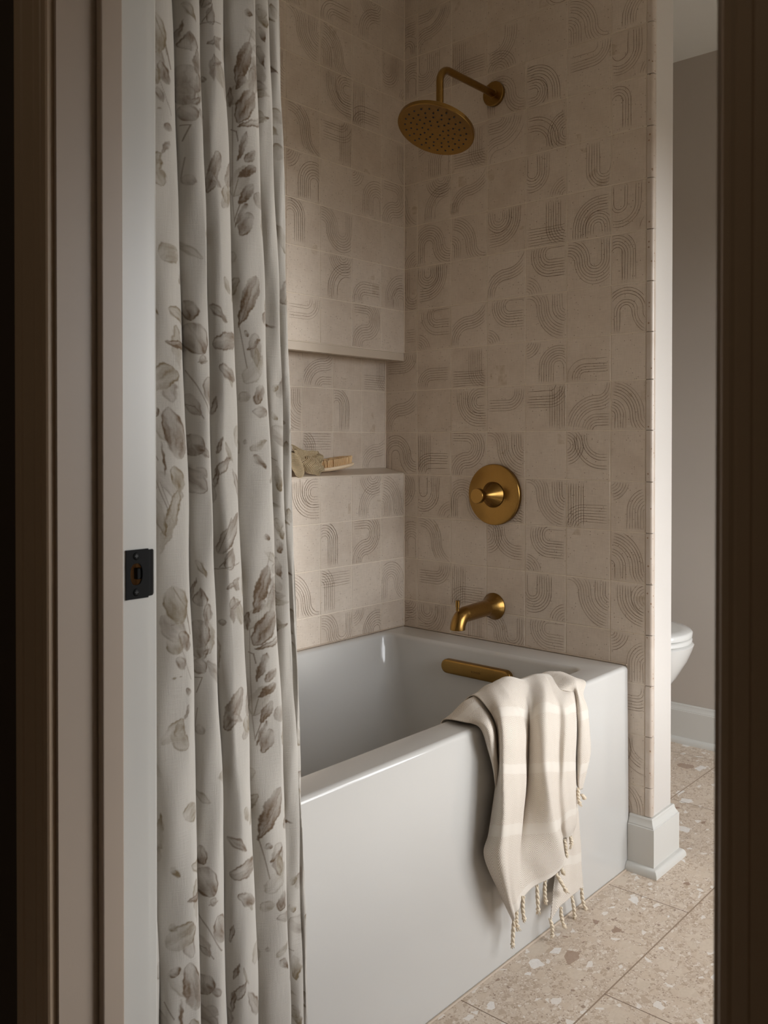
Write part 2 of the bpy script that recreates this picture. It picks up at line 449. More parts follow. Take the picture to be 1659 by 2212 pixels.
# ---- tile patterns -------------------------------------------------
def arc(cx, cy, r, a0, a1):
    n = max(6, int(abs(a1-a0)/7))
    return [(cx+r*math.cos(math.radians(a0+(a1-a0)*i/n)), cy+r*math.sin(math.radians(a0+(a1-a0)*i/n))) for i in range(n+1)]
def seg(a, b, n=8): return [(a[0]+(b[0]-a[0])*i/n, a[1]+(b[1]-a[1])*i/n) for i in range(n+1)]
SPC = .058
def jstrokes(): return [seg((1-r, 1), (1-r, .40)) + arc(1.0, .40, r, 180, 270) for r in [.15+SPC*i for i in range(7)]]
def design(k):
    R = lambda a, n: [a+SPC*i for i in range(n)]
    if k == 'A': return [seg((0, .05+.058*i), (1, .05+.058*i), 16) for i in range(7)] + jstrokes()
    if k == 'J': return jstrokes()
    if k == 'B': return [seg((.75-r, 0), (.75-r, .22))+arc(.75, .22, r, 180, 90)+seg((.75, .22+r), (1, .22+r), 4) for r in R(.32, 6)] + \
        [seg((.70-r, 0), (.70-r, .2), 3)+arc(.70, .2, r, 180, 0)+seg((.70+r, .2), (.70+r, 0), 3) for r in R(.10, 5)]
    if k == 'C': return [seg((0, .55+.62-r), (.05, .55+.62-r), 2)+arc(.05, .55, .62-r, 90, 0)+arc(.67, .55, r, 180, 360)+seg((.67+r, .55), (.67+r, 1)) for r in R(.13, 7)]
    if k == 'D': return [seg((.18-r, 1), (.18-r, .6))+arc(.18, .6, r, 180, 360)+seg((.18+r, .6), (.18+r, 1)) for r in R(.12, 7)] + [arc(1, 0, r, 90, 180) for r in R(.10, 6)]
    if k == 'E': return [seg((.13-r, 0), (.13-r, .62))+arc(.13, .62, r, 180, 0)+seg((.13+r, .62), (.13+r, 0)) for r in R(.12, 6)]
    if k == 'F': return [seg((.5-r, 0), (.5-r, .12), 2)+arc(.5, .12, r, 180, 90)+arc(.5, 1.16, 1.04-r, 270, 360) for r in R(.30, 6)]
    if k == 'H': return [seg((0, .87-r), (.57, .87-r))+arc(.57, .87, r, 270, 360)+seg((.57+r, .87), (.57+r, 1), 2) for r in R(.11, 6)]
    if k == 'L': return [arc(0, .3, r, 90, 0)+seg((r, .3), (r, 0)) for r in R(.10, 5)] + [arc(0, .3, r, 90, 0)+arc(.93, .3, .93-r, 180, 270)+seg((.93, .3-.93+r), (1, .3-.93+r), 2) for r in R(.42, 6)]
    if k == 'M': return [arc(.7, 1, r, 180, 360) for r in R(.10, 7)] + [seg((.85-r, 0), (.85-r, .2), 3)+arc(.85, .2, r, 180, 90)+seg((.85, .2+r), (1, .2+r), 2) for r in R(.33, 6)]
    return []
DES = {k: design(k) for k in 'AJBCDEFHLM'}
def rot(p, k):
    u, v = p
    for _ in range(k): u, v = v, 1-u
    return (u, v)

def tile(mb, W, full, clip, code):
    """W(u,v,d) -> world. full: tile rectangle, clip: rectangle actually laid. code like 'C2' or '.'"""
    u0, u1, v0, v1 = full; a0, a1, b0, b1 = clip; g = .0011; ch = .0011
    a0 += g; a1 -= g; b0 += g; b1 -= g
    if a1-a0 < .006 or b1-b0 < .006: return
    tl = [rnd.uniform(-.00035, .00035) for _ in range(4)]
    ring0 = [(a0, b0), (a1, b0), (a1, b1), (a0, b1)]
    ring1 = [(a0+ch, b0+ch), (a1-ch, b0+ch), (a1-ch, b1-ch), (a0+ch, b1-ch)]
    vs = [W(u, v, -.002) for u, v in ring0] + [W(u, v, -.0006) for u, v in ring0] + [W(u, v, tl[i]) for i, (u, v) in enumerate(ring1)]
    b = mb.add(vs, [(0,1,5,4),(1,2,6,5),(2,3,7,6),(3,0,4,7),(4,5,9,8),(5,6,10,9),(6,7,11,10),(7,4,8,11),(8,9,10,11)], 0)
    tone = rnd.random(); mb.tone += [tone]*12
    if code == '.' or not code: return
    k, rr = code[0], int(code[1]) if len(code) > 1 else 0
    jit = rnd.uniform(-.012, .012), rnd.uniform(-.012, .012)
    for st in DES[k]:
        if rnd.random() < .04: continue
        st = [rot(p, rr) for p in st]
        dark = rnd.random()**.8; w = rnd.uniform(.00042, .00060)
        wob = rnd.uniform(-.006, .006)
        run = []
        runs = []
        for i, (u, v) in enumerate(st):
            uu = u0 + (u1-u0)*(u+jit[0]+wob*math.sin(i*.4)); vv = v0 + (v1-v0)*(v+jit[1]+wob*math.cos(i*.33))
            if a0+.0009 < uu < a1-.0009 and b0+.0009 < vv < b1-.0009: run.append((uu, vv))
            else:
                if len(run) > 1: runs.append(run)
                run = []
        if len(run) > 1: runs.append(run)
        for rn in runs:
            n = len(rn); L = []; Rr = []
            for i in range(n):
                p, q = rn[max(i-1, 0)], rn[min(i+1, n-1)]
                dx, dy = q[0]-p[0], q[1]-p[1]; l = math.hypot(dx, dy) or 1e-9
                ww = w*(.92+.16*math.sin(i*.9+dark*20)) * (.35 if i in (0, n-1) else 1)
                nx, ny = -dy/l*ww, dx/l*ww
                L.append(W(rn[i][0]+nx, rn[i][1]+ny, .0007)); Rr.append(W(rn[i][0]-nx, rn[i][1]-ny, .0007))
            mb.add(L+Rr, [(i, i+1, n+i+1, n+i) for i in range(n-1)], 1)
            mb.tone += [dark]*(2*n)

ZR = [2.3517, 2.2247, 2.0992, 1.9716, 1.8446, 1.7168, 1.5907, 1.4629, 1.3380, 1.2203, 1.0943, .9668, .8396, .7123, .5868, .4613, .3340, .2070, .0800]
# index i: row between ZR[i] (top) and ZR[i+1]; row number r = i-1
def tone_attr(o, mb):
    at = o.data.attributes.new('tone', 'FLOAT', 'POINT')
    tn = list(mb.tone) + [0.5]*(len(mb.v)-len(mb.tone))
    at.data.foreach_set('value', np.array(tn, dtype=np.float32))

CB = [-.0743] + [.0527+.127*i for i in range(6)] + [.0527+.127*6]
XEND = .7831
PB = { # wall behind the tap: column c-1, c0 ... c5
 -1: 'B0 L1 . . E2 D0 M0', 0: 'D2 D0 A1 M2 . L0 M0', 1: '. . . C2 B1 H0 D0', 2: '. D2 A0 L1 M1 . E0', 3: 'F1 M0 F0 . D0 E2 .',
 4: 'D0 C2 L0 B2 A0 B0 D0', 5: 'E2 B2 . F0 D1 C0 E0', 6: 'H2 D1 F0 D1 L2 . C2', 7: 'H0 H2 A0 . D2 H2 .', 8: 'F0 . B3 H0 A3 L3 L0',
 9: 'C2 A1 C3 L2 . M3 .', 10: 'C3 D0 C2 A0 L2 A1 D2', 11: 'D2 F1 . M3 D1 . L0', 12: '. H0 A1 . D0 L2 B3', 13: 'M0 B2 A0 C0 D1 . D2',
 14: '. . . . . . H0', 15: '. . . . . . M3', 16: '. . . . . . F1'}
def wall_back():
    mb = MB(); mb.tone = []
    W = lambda u, v, d: (u, -d, v)
    for r in range(-2, 17):
        z1, z0 = (ZR[r+1], ZR[r+2]) if r >= -1 else (CEIL, ZR[0])
        full_v = (z0, z1) if (r >= 0) else (z1-.127 if r < -1 else z0, z1)
        row = PB.get(r, '. . . . . . .').split()
        for c in range(-1, 6):
            u0, u1 = CB[c+1], CB[c+2]
            if c == 5: u1 = u0+.127
            cu0, cu1 = u0, min(u1, XEND)
            if c == -1 and not (7 <= r <= 10): cu0 = 0.0
            zz0, zz1 = z0, z1
            if r == 16: zz0 = .124
            if r >= 14 and c < 5: continue
            if c == -1 and r == 10: cu0 = 0.0
            tile(mb, W, (u0, u1, full_v[0], full_v[1]), (cu0, cu1, zz0, zz1), row[c+1])
    nb = len(mb.v)
    mb.box(-.25, XEND, .0012, .06, 0, CEIL, 2)
    mb.box(-.25, .798, .05, .118, 0, CEIL, 3); mb.box(XEND, .7985, .006, .06, 0, CEIL, 3)
    o = struct(mb, 'wall_back', [M['tile'], M['line'], M['grout'], M['wall_paint']]); tone_attr(o, mb)
wall_back()

YA = [0, -.1036, -.2306, -.3576, -.4846, -.6116, -.7386, -.8656, -.9926, -1.1196, -1.2466, -1.3736, -1.479]
PA = { # long wall, columns from the corner towards the door: a0 a1 a2 a3 a4
 -1: '. M0 H2 D1 .', 0: 'D0 . L0 L2 .', 1: '. A1 B3 . L2', 2: 'J0 . A3 F1 .', 3: 'C3 D2 . D2 E0', 4: '. . C0 E0 .', 5: 'B0 H2 M0 . A0', 6: '. C3 . H0 L0',
 10: 'L0 M0 . B3 .', 11: '. C3 E0 . F0', 12: 'C2 . A2 L0 .', 13: '. D2 C0 . D0'}
PN = {7: 'A0 . L3 . C0', 8: '. E0 . L2 .', 9: 'F0 . A2 D0 .'}
YN = [-.0, -.1076, -.2314, -.3545, -.4815, -.6085, -.7355, -.8625, -.9895, -1.1165, -1.2435, -1.3705, -1.479]
def wall_left():
    mb = MB(); mb.tone = []
    W = lambda u, v, d: (d, u, v)
    WN = lambda u, v, d: (-.0753+d, u, v)
    def rc(row, i):
        row = row.split(); return row[i] if i < len(row) else random.Random(i*7+len(row[0])).choice(['.', 'A1', 'C0', 'D2', 'F0', 'L0', '.'])
    for r in list(range(-2, 7)) + list(range(10, 14)):
        z1, z0 = (ZR[r+1], ZR[r+2]) if r >= -1 else (CEIL, ZR[0])
        if r == 6: z0 = 1.3365
        if r == 13: pass
        for i in range(len(YA)-1):
            u1, u0 = YA[i], YA[i+1]
            fu0, fu1 = (u0, u0+.127) if i == 0 else (u1-.127, u1)
            zz1 = z1 if r != 10 else .9680
            tile(mb, W, (fu0, fu1, z0, z1), (u0, u1, z0, zz1), rc(PA.get(r, '. . . . .'), i))
    for r in (7, 8, 9):
        z1, z0 = ZR[r+1], ZR[r+2]
        cz0, cz1 = (max(z0, .984), min(z1, 1.318))
        for i in range(len(YN)-1):
            u1, u0 = YN[i], YN[i+1]
            fu0, fu1 = (u0, u0+.127) if i == 0 else (u1-.127, u1)
            tile(mb, WN, (fu0, fu1, z0, z1), (u0, u1, cz0, cz1), rc(PN[r], i))
    mb.box(-.25, -.0765, -1.479, 0, 0, CEIL, 2)
    mb.box(-.0765, -.0012, -1.479, 0, 0, .9655, 2); mb.box(-.0765, -.0012, -1.479, 0, 1.336, CEIL, 2)
    mb.box(-.25, 0, .118, YF, 0, CEIL, 3)
    o = struct(mb, 'wall_left', [M['tile'], M['line'], M['grout'], M['wall_paint']]); tone_attr(o, mb)
wall_left()

def ledge(name, prof, y0=-1.479, y1=-.0012):
    m = MB()
    n = len(prof)
    m.add([(x, y0, z) for x, z in prof] + [(x, y1, z) for x, z in prof], [(i, (i+1) % n, n+(i+1) % n, n+i) for i in range(n)] + [tuple(range(n-1, -1, -1)), tuple(range(n, 2*n))], 0)
    struct(m, name, M['ledge'], bevel=(.0012, 2))
ledge('trim_1', [(.0008, 1.3115), (.0008, 1.3355), (-.0753, 1.3355), (-.0753, 1.3185)])
ledge('trim_2', [(.0004, .9685), (.0004, .9712), (-.0753, .9850), (-.0753, .9660), (-.001, .9660)])
m = MB()   # pale grout bead along the inner corner and the niche edges
m.tube([(.0009, -.0009, .505), (.0009, -.0009, .966)], .0014, 6); m.tube([(.0009, -.0009, 1.3365), (.0009, -.0009, CEIL)], .0014, 6)
m.tube([(-.0744, -.0009, .985), (-.0744, -.0009, 1.318)], .0016, 6)
m.tube([(.001, -1.45, .9676), (.001, -.001, .9676)], .0009, 6)
struct(m, 'trim_3', M['grout'])

# bullnose column at the end of the tiled wall
m = MB()
zs = [.135] + sorted([z for z in ZR if z > .16]) + [CEIL]
for z0, z1 in zip(zs[:-1], zs[1:]):
    a, b = z0+.0007, z1-.0007
    R = .007; prof = [(XEND+.0012, .02), (XEND+.0012, -.0008)]
    prof += [(.8005-R+R*math.sin(t), -.0008+R-R*math.cos(t)) for t in [i*PI/2/6 for i in range(7)]] + [(.8005, .012), (.7985, .02)]
    def ringz(z, ins): return [(x-(ins if x > .79 else 0), y+(ins if y < .01 else 0), z) for x, y in prof]
    m.rings([ringz(a, .0008), ringz(a+.0008, 0), ringz(b-.0008, 0), ringz(b, .0008)], 0, True, cap0=True, cap1=True)
struct(m, 'trim_4', M['bullnose'], auto=30)

def moulding(name, path, prof, mat, closed=False):
    """path: xy points at the wall line; the profile grows to the right of the walking direction"""
    m = MB(); rings = []
    n = len(path)
    for i, p in enumerate(path):
        p = Vector(p)
        d0 = (p-Vector(path[i-1])).normalized() if i else None
        d1 = (Vector(path[i+1])-p).normalized() if i < n-1 else None
        nrm = lambda d: Vector((d.y, -d.x))
        if d0 is None: o = nrm(d1)
        elif d1 is None: o = nrm(d0)
        else:
            o = nrm(d0)+nrm(d1); o = o/ (o.length**2) * 2
        rings.append([(p.x+o.x*a, p.y+o.y*a, z) for a, z in prof])
    m.rings(rings, 0, True, close=True, cap0=True, cap1=True)
    struct(m, name, mat, auto=28)
BASE = [(0,0),(.0295,0),(.0295,.005),(.0285,.010),(.0255,.0155),(.021,.019),(.0165,.0205),(.016,.0205),(.016,.1125),(.0135,.114),(.0135,.1165),(.0115,.119),(.009,.124),(.0075,.1285),(.0075,.132),(.0055,.135),(0,.135)]
moulding('baseboard_end', [(.7455, 0), (.7985, 0), (.7985, .118), (.02, .118)], BASE, M['trim_white'])
moulding('baseboard_far', [(0, YF), (WIN_X, YF)], BASE, M['trim_white'])

# ---- door frame
m = MB(); HT = 2.06
m.box(.83, .85, YD0, -1.5325, 0, HT, 0)
PK = (-1.5062, -1.4850, .8945, .9245)       # pocket behind the strike plate
m.box(.83, .85, -1.5325, PK[0], 0, HT, 1); m.box(.83, .85, PK[1], YD1, 0, HT, 1)
m.box(.83, .85, PK[0], PK[1], 0, PK[2], 1); m.box(.83, .85, PK[0], PK[1], PK[3], HT, 1)
m.box(.83, .836, PK[0], PK[1], PK[2], PK[3], 2)
m.box(.836, .8495, PK[0]-.0001, PK[0]+.0012, PK[2], PK[3], 2); m.box(.836, .8495, PK[1]-.0012, PK[1]+.0001, PK[2], PK[3], 2)
struct(m, 'trim_5', [M['hall_trim'], M['trim_white'], M['rawwood']])
m = MB(); m.box(.8502, .861, -1.546, -1.519, 0, HT); struct(m, 'trim_11', M['hall_trim'], bevel=(.0016, 3))
m = MB()
m.box(1.572, 1.592, YD0, YD1, 0, HT, 0); m.box(1.561, 1.572, -1.546, -1.519, 0, HT, 0)
m.box(.85, 1.572, YD0, YD1, HT-.02, HT, 0)
struct(m, 'trim_6', M['hall_trim'], bevel=(.0012, 2))
def casing(name, xs, sgn):
    """hall side casing; xs = inner edge, sgn = direction away from the opening"""
    prof = [(0, 0), (0, .0075), (.0015, .0095), (.006, .011), (.0085, .0105), (.010, .0118), (.018, .0135), (.019, .0128), (.020, .0140), (.038, .0165), (.040, .0150), (.042, .0175), (.052, .019), (.058, .0165), (.058, 0)]
    m = MB(); n = len(prof)
    vs = []
    for z in (0, HT+.06):
        vs += [(xs+sgn*a, YD0-d, z) for a, d in prof]
    m.add(vs, [(i, (i+1) % n, n+(i+1) % n, n+i) for i in range(n)] + [tuple(range(n)), tuple(range(n, 2*n))], 0, True)
    struct(m, name, M['hall_casing'], auto=20)
casing('trim_7', .845, -1); casing('trim_8', 1.578, 1)
m = MB(); m.box(.79, .8455, YD1, YD1+.016, .02, HT+.06); m.box(1.5765, 1.634, YD1, YD1+.016, .02, HT+.06)
struct(m, 'trim_9', M['trim_white'], bevel=(.003, 2))
m = MB(); m.tube([(.7475, -1.44, .0008), (.7475, -.001, .0008)], .0028, 6); m.tube([(.002, -.0022, .5055), (.735, -.0022, .5055)], .0022, 6); m.tube([(.0022, -1.44, .5055), (.0022, -.002, .5055)], .0022, 6)
struct(m, 'trim_10', M['caulk'])

# ================================================================== THINGS
# ---- bathtub
def rrect(x0, x1, y0, y1, r, z, n=7):
    out = []
    for cx, cy, a in ((x1-r, y1-r, 0), (x0+r, y1-r, 90), (x0+r, y0+r, 180), (x1-r, y0+r, 270)):
        for i in range(n):
            t = math.radians(a+90*i/(n-1)); out.append((cx+r*math.cos(t), cy+r*math.sin(t), z))
    return out
def bathtub():
    t = empty('bathtub', (.37, -.72, 0), 'white glossy alcove bathtub with flat apron below the patterned tile walls', 'bathtub')
    m = MB(); R = []
    X0, X1, Y0, Y1 = .003, .742, -1.455, -.003
    R.append(rrect(X0, X1+.003, Y0, Y1, .006, .001)); R.append(rrect(X0, X1+.003, Y0, Y1, .007, .004)); R.append(rrect(X0, X1+.001, Y0, Y1, .007, .25))
    b = .010
    for i in range(7):
        a = PI/2*i/6; ins = b*(1-math.cos(a)); R.append(rrect(X0+ins, X1-ins, Y0+ins, Y1-ins, .012, .505-b+b*math.sin(a)))
    ix0, ix1, iy0, iy1 = .026, .664, -1.37, -.110
    b = .012
    for i in range(7):
        a = PI/2*i/6; ins = b*math.sin(a); R.append(rrect(ix0-b+ins+.003, ix1+b-ins, iy0-b+ins, iy1+b-ins, .036, .505-b*(1-math.cos(a))))
    for k, z in ((.006, .47), (.014, .40), (.024, .30), (.036, .20), (.050, .13)):
        R.append(rrect(ix0+k+.003, ix1-k, iy0+k*2, iy1-k*.55, .036+k, z))
    for i in range(1, 6):
        a = PI/2*i/5; k = .050+.05*(1-math.cos(a)); R.append(rrect(ix0+k+.003, ix1-k, iy0+k*2, iy1-k*.8, .09, .13-.045*math.sin(a)))
    m.rings(R, 0, True, cap1=True)
    m.build('tub_shell', M['tub'], t, auto=50)
    # long brass overflow cover on the tub wall under the spout
    yc = -.1175
    o = MB(); hw, hh = .1145, .0195; xc, zc = .3565, .4465
    def pill(s, d):
        h2, w2 = hh-s, hw-s; pts = []
        for c, a in ((xc+w2-h2, -90), (xc-w2+h2, 90)):
            for i in range(13): tt = math.radians(a+180*i/12); pts.append((c+h2*math.cos(tt), yc-d, zc+h2*math.sin(tt)))
        return pts
    o.rings([pill(0, -.006), pill(0, .0075), pill(.0012, .0102), pill(.0032, .0115), pill(.006, .012)], 0, True, cap0=True, cap1=True)
    ov = o.build('overflow_cover', M['brass'], t, auto=30); ov['label'] = 'brushed brass overflow bar'
    cu = bpy.data.curves.new('maker_mark', 'FONT'); cu.body = 'KOHLER'; cu.size = .0072; cu.align_x = 'CENTER'; cu.align_y = 'CENTER'; cu.extrude = .0001; cu.space_character = 1.15
    to = bpy.data.objects.new('maker_mark', cu); COL.objects.link(to)
    bpy.context.view_layer.update()
    me = bpy.data.meshes.new_from_object(to.evaluated_get(bpy.context.evaluated_depsgraph_get()))
    COL.objects.unlink(to); bpy.data.objects.remove(to)
    me.transform(Matrix.Rotation(PI/2, 4, 'X'))
    me.materials.clear(); me.materials.append(M['brass_dark'])
    mk = bpy.data.objects.new('maker_mark', me); COL.objects.link(mk); mk.parent = ov
    mk.location = Vector((xc+.005, yc-.0122, zc-.001)) - t.location
bathtub()

# ---- shower head
def bend_path(pts, rad, n=10):
    """polyline with rounded corners"""
    out = [Vector(pts[0])]
    for i in range(1, len(pts)-1):
        a, b, c = Vector(pts[i-1]), Vector(pts[i]), Vector(pts[i+1])
        d0, d1 = (a-b).normalized(), (c-b).normalized()
        p0, p1 = b+d0*rad, b+d1*rad
        for k in range(n+1):
            s = k/n; out.append(p0*(1-s)**2*1 + b*2*s*(1-s) + p1*s*s)
    out.append(Vector(pts[-1])); return out
def circ_bend(a, b, c, rad, n=14):
    a, b, c = Vector(a), Vector(b), Vector(c)
    d0, d1 = (a-b).normalized(), (c-b).normalized()
    ang = d0.angle(d1); t = rad/math.tan(ang/2)
    ctr = b + (d0+d1).normalized()*(rad/math.sin(ang/2))
    p0 = b+d0*t; e1 = (p0-ctr).normalized(); p1 = b+d1*t; e2 = (p1-ctr) - e1*((p1-ctr).dot(e1)); e2.normalize()
    tot = PI-ang
    return [a] + [ctr+(e1*math.cos(tot*i/n)+e2*math.sin(tot*i/n))*rad for i in range(n+1)] + [c]
def shower_head():
    X = .332; Z = 2.037
    t = empty('rain_shower', (X, 0, Z), 'round brushed brass rain shower head on a bent wall arm', 'shower head')
    m = MB(); m.lathe([(.0, 0), (.034, 0), (.034, .0085), (.0325, .010), (.012, .010)], (X, -.001, Z), (0, -1, 0), 48)
    m.build('wall_flange', M['brass'], t)
    hc = Vector((X, -.268, 1.868)); nd = Vector((-.02, -.38, -.925)).normalized()   # disc faces down and out
    top = hc - nd*.030
    m = MB()
    yv = -.2505
    path = circ_bend((X, -.009, Z), (X, yv, Z), (X, yv, top.z+.012), .040)
    path[-1] = Vector((X, yv, top.z+.016)); path += [Vector((X, yv-.003, top.z))]
    m.tube(path, .0098, 20)
    m.lathe([(.0, 0), (.0132, 0), (.0132, .0018), (.0098, .0024)], (X, -.0105, Z), (0, -1, 0), 32)
    m.build('arm', M['brass'], t, auto=60)
    m = MB()
    R = .1015
    # distance measured along nd: negative is the back of the disc
    m.lathe([(.0, -.030), (.0115, -.030), (.014, -.024), (.014, -.0165), (.024, -.0130), (R-.003, -.0115), (R-.0008, -.0108), (R, -.0098), (R, -.0008), (R-.0010, .0004), (R-.003, .0008), (R-.0045, .0002), (.0, .0002)], hc, nd, 96)
    hd = m.build('spray_disc', M['brass'], t, auto=32)
    e1 = nd.cross(Vector((1, 0, 0))).normalized(); e2 = nd.cross(e1)
    base = MB(); base.lathe([(.0, -.0004), (.0027, -.0004), (.0025, .0010), (.0015, .0018), (.0, .0018)], (0, 0, 0), nd, 10)
    proto = None
    for ring, (rr, nn) in enumerate(((.0200, 6), (.0350, 11), (.0505, 15), (.0660, 19), (.0815, 23))):
        for k in range(nn):
            a = 2*PI*k/nn + .37*ring
            p = hc + (e1*math.cos(a)+e2*math.sin(a))*rr + nd*.0002 - t.location
            if proto is None: o = proto = base.build('nozzle', M['nozzle'])
            else: o = proto.copy(); COL.objects.link(o)
            o.parent = hd; o.location = p
shower_head()

# ---- valve
def shower_valve():
    X, Z = .337, .918
    t = empty('shower_valve', (X, 0, Z), 'round brushed brass shower valve plate with a flared knob, above the tub spout', 'shower valve')
    m = MB(); m.lathe([(0, 0), (.0855, 0), (.0855, .0095), (.0845, .0112), (.0825, .012), (.037, .012), (.0365, .0108), (.0, .0108)], (X, -.001, Z), (0, -1, 0), 96)
    m.build('cover_plate', M['brass'], t, auto=30)
    m = MB(); m.lathe([(0, .010), (.0355, .010), (.0355, .0135), (.0345, .0150), (.030, .0215), (.0235, .031), (.0165, .0415), (.0118, .051), (.0098, .0565), (.0095, .0590)], (X, -.001, Z), (0, -1, 0), 64)
    m.build('hub', M['brass'], t, auto=40)
    m = MB(); m.lathe([(0, .0585), (.0098, .0585), (.0102, .0660), (.0125, .0705), (.0165, .0735), (.0195, .0752), (.0203, .0768), (.0203, .0905), (.0195, .0917), (.0, .0917)], (X, -.001, Z), (0, -1, 0), 64)
    m.build('knob', M['brass'], t, auto=30)
shower_valve()

# ---- spout
def bath_spout():
    X, Z = .332, .6035
    t = empty('bath_spout', (X, 0, Z), 'curved brushed brass tub spout over the bathtub rim', 'bath spout')
    m = MB(); m.lathe([(0, 0), (.0375, 0), (.0378, .0015), (.0365, .0035), (.032, .010), (.0268, .021), (.0230, .034), (.0205, .048)], (X, -.001, Z), (0, -1, 0), 64)
    m.build('wall_flange', M['brass'], t, auto=50)
    m = MB()
    path = circ_bend((X, -.040, Z), (X, -.171, Z-.004), (X, -.171, .5640), .036, 16)
    n = len(path); rad = [.0222]+[.0213]*(2)+[.0205]*(n-4)+[.0204]; rad = rad[:n]
    m.tube(path, rad, 32)
    m.build('spout_body', M['brass'], t, auto=60)
    m = MB(); m.lathe([(0, -.0006), (.0152, -.0006), (.0152, .001), (.0, .001)], (X, -.171, .5640), (0, 0, -1), 32); m.build('outlet', M['void'], t)
    m = MB(); m.lathe([(0, 0), (.0048, 0), (.0048, .007), (.0036, .0075), (.0036, .0088), (.0056, .0094), (.0058, .0270), (.0050, .0280), (0, .0280)], (X, -.171, .6145), (0, 0, 1), 24)
    m.build('diverter_knob', M['brass'], t, auto=35)
    m = MB(); m.lathe([(0, 0), (.0062, 0), (.0066, .0016), (.0, .0016)], (X-.004, -.0215, Z-.0262), (0, -.35, -1), 20); m.build('set_screw_hole', M['void'], t)
bath_spout()

# ---- toilet
def toilet():
    yc = .55
    t = empty('toilet', (.35, yc, 0), 'white toilet with closed lid peeking out behind the painted wall end', 'toilet')
    def oval(xb, xf, hw, z, n=40, sq=2.25):
        xm = xb + (xf-xb)*.42; pts = []
        for i in range(n):
            a = 2*PI*i/n; c, s = math.cos(a), math.sin(a)
            px = math.copysign(abs(c)**(2/sq), c); py = math.copysign(abs(s)**(2/sq), s)
            pts.append((xm+px*((xf-xm) if c > 0 else (xm-xb)), yc+py*hw, z))
        return pts
    m = MB()
    m.rings([oval(.10, .50, .105, .0), oval(.10, .50, .105, .05), oval(.10, .502, .108, .12), oval(.10, .525, .125, .20), oval(.10, .565, .150, .27), oval(.11, .612, .170, .33), oval(.13, .648, .182, .39), oval(.15, .663, .186, .425), oval(.15, .668, .187, .440), oval(.155, .664, .183, .4435), oval(.20, .60, .13, .4435)], 0, True, cap0=True, cap1=True)
    m.build('bowl', M['china'], t, auto=50)
    m = MB(); m.rings([oval(.20, .655, .178, .4455), oval(.195, .661, .184, .448), oval(.195, .662, .185, .456), oval(.20, .658, .181, .4600)], 0, True, cap0=True, cap1=True); m.build('seat', M['china'], t, auto=60)
    m = MB(); m.rings([oval(.19, .655, .178, .4625), oval(.185, .662, .185, .4655), oval(.185, .663, .186, .478), oval(.19, .658, .181, .4835), oval(.21, .630, .155, .4870), oval(.30, .53, .07, .4890)], 0, True, cap0=True, cap1=True); m.build('lid', M['china'], t, auto=60)
    m = MB(); m.rings([rrect(.012, .20, yc-.20, yc+.20, .03, .38), rrect(.010, .205, yc-.21, yc+.21, .03, .42), rrect(.010, .21, yc-.22, yc+.22, .03, .77)], 0, True, cap0=True, cap1=True); m.build('tank', M['china'], t, auto=50)
    m = MB(); m.rings([rrect(.006, .215, yc-.225, yc+.225, .03, .772), rrect(.006, .215, yc-.225, yc+.225, .03, .795), rrect(.012, .208, yc-.218, yc+.218, .03, .803)], 0, True, cap0=True, cap1=True); m.build('tank_lid', M['china'], t, auto=50)
toilet()

# ---- strike plate on the door jamb
def strike_plate():
    t = empty('strike_plate', (.85, -1.495, .91), 'black metal strike plate screwed to the door jamb beside the curtain', 'strike plate')
    m = MB()
    y0, y1, z0, z1 = -1.5098, -1.4795, .8811, .9392
    zc = (z0+z1)/2; N = 64; hy, hw, hh = -1.4958, .0083, .0128
    def rect(a):
        c, s = math.cos(a), math.sin(a)
        k = min(((y1-hy)/c if c > 1e-6 else (y0-hy)/c if c < -1e-6 else 1e9), ((z1-zc)/s if s > 1e-6 else (z0-zc)/s if s < -1e-6 else 1e9))
        return (hy+c*k, zc+s*k)
    def stad(a):
        c, s = math.cos(a), math.sin(a)
        # D shaped latch hole with rounded ends
        return (hy+hw*math.copysign(abs(c)**.75, c), zc+hh*math.copysign(abs(s)**.9, s))
    A = [2*PI*i/N for i in range(N)]
    # add exact corners
    A = sorted(A + [math.atan2(z-zc, y-hy) % (2*PI) for y in (y0, y1) for z in (z0, z1)])
    out = [rect(a) for a in A]; inn = [stad(a) for a in A]
    xo, xi = .8516, .8502
    m.rings([[(xi, y, z) for y, z in out], [(xo, y, z) for y, z in out], [(xo, y, z) for y, z in inn], [(xi-.001, y, z) for y, z in inn]], 0, False)
    # curved lip
    R = []
    for i in range(9):
        s = i/8; y = y1 + .0125*s; x = xo - .0075*s*s; ch = .0035*max(0, (s-.55)/.45)**2
        R.append([(x, y, z0+.0015+ch), (x, y, z1-.0015-ch), (x-.0016, y, z1-.0015-ch), (x-.0016, y, z0+.0015+ch)])
    m.rings(R, 0, False, cap0=True, cap1=True)
    p = m.build('plate', M['black'], t, auto=None); fix_normals(p.data)
    m = MB(); m.box(.8420, .8496, -1.4935, -1.4868, .9035, .9165); m.build('latch_tab', M['black'], t, bevel=(.0006, 2))
    for z in (.9315, .8890):
        m = MB(); m.lathe([(0, 0), (.0046, 0), (.0042, .0007), (.0030, .0010), (0, .0011)], (.8514, -1.4962, z), (1, 0, 0), 24)
        s = m.build('screw', M['black'], t, auto=50)
        c = MB(); c.box(.85255, .85263, -1.4984, -1.4940, z-.0005, z+.0005); c.box(.85255, .85263, -1.4967, -1.4957, z-.0022, z+.0022)
        c.build('cross_slot', M['screw'], s)
strike_plate()

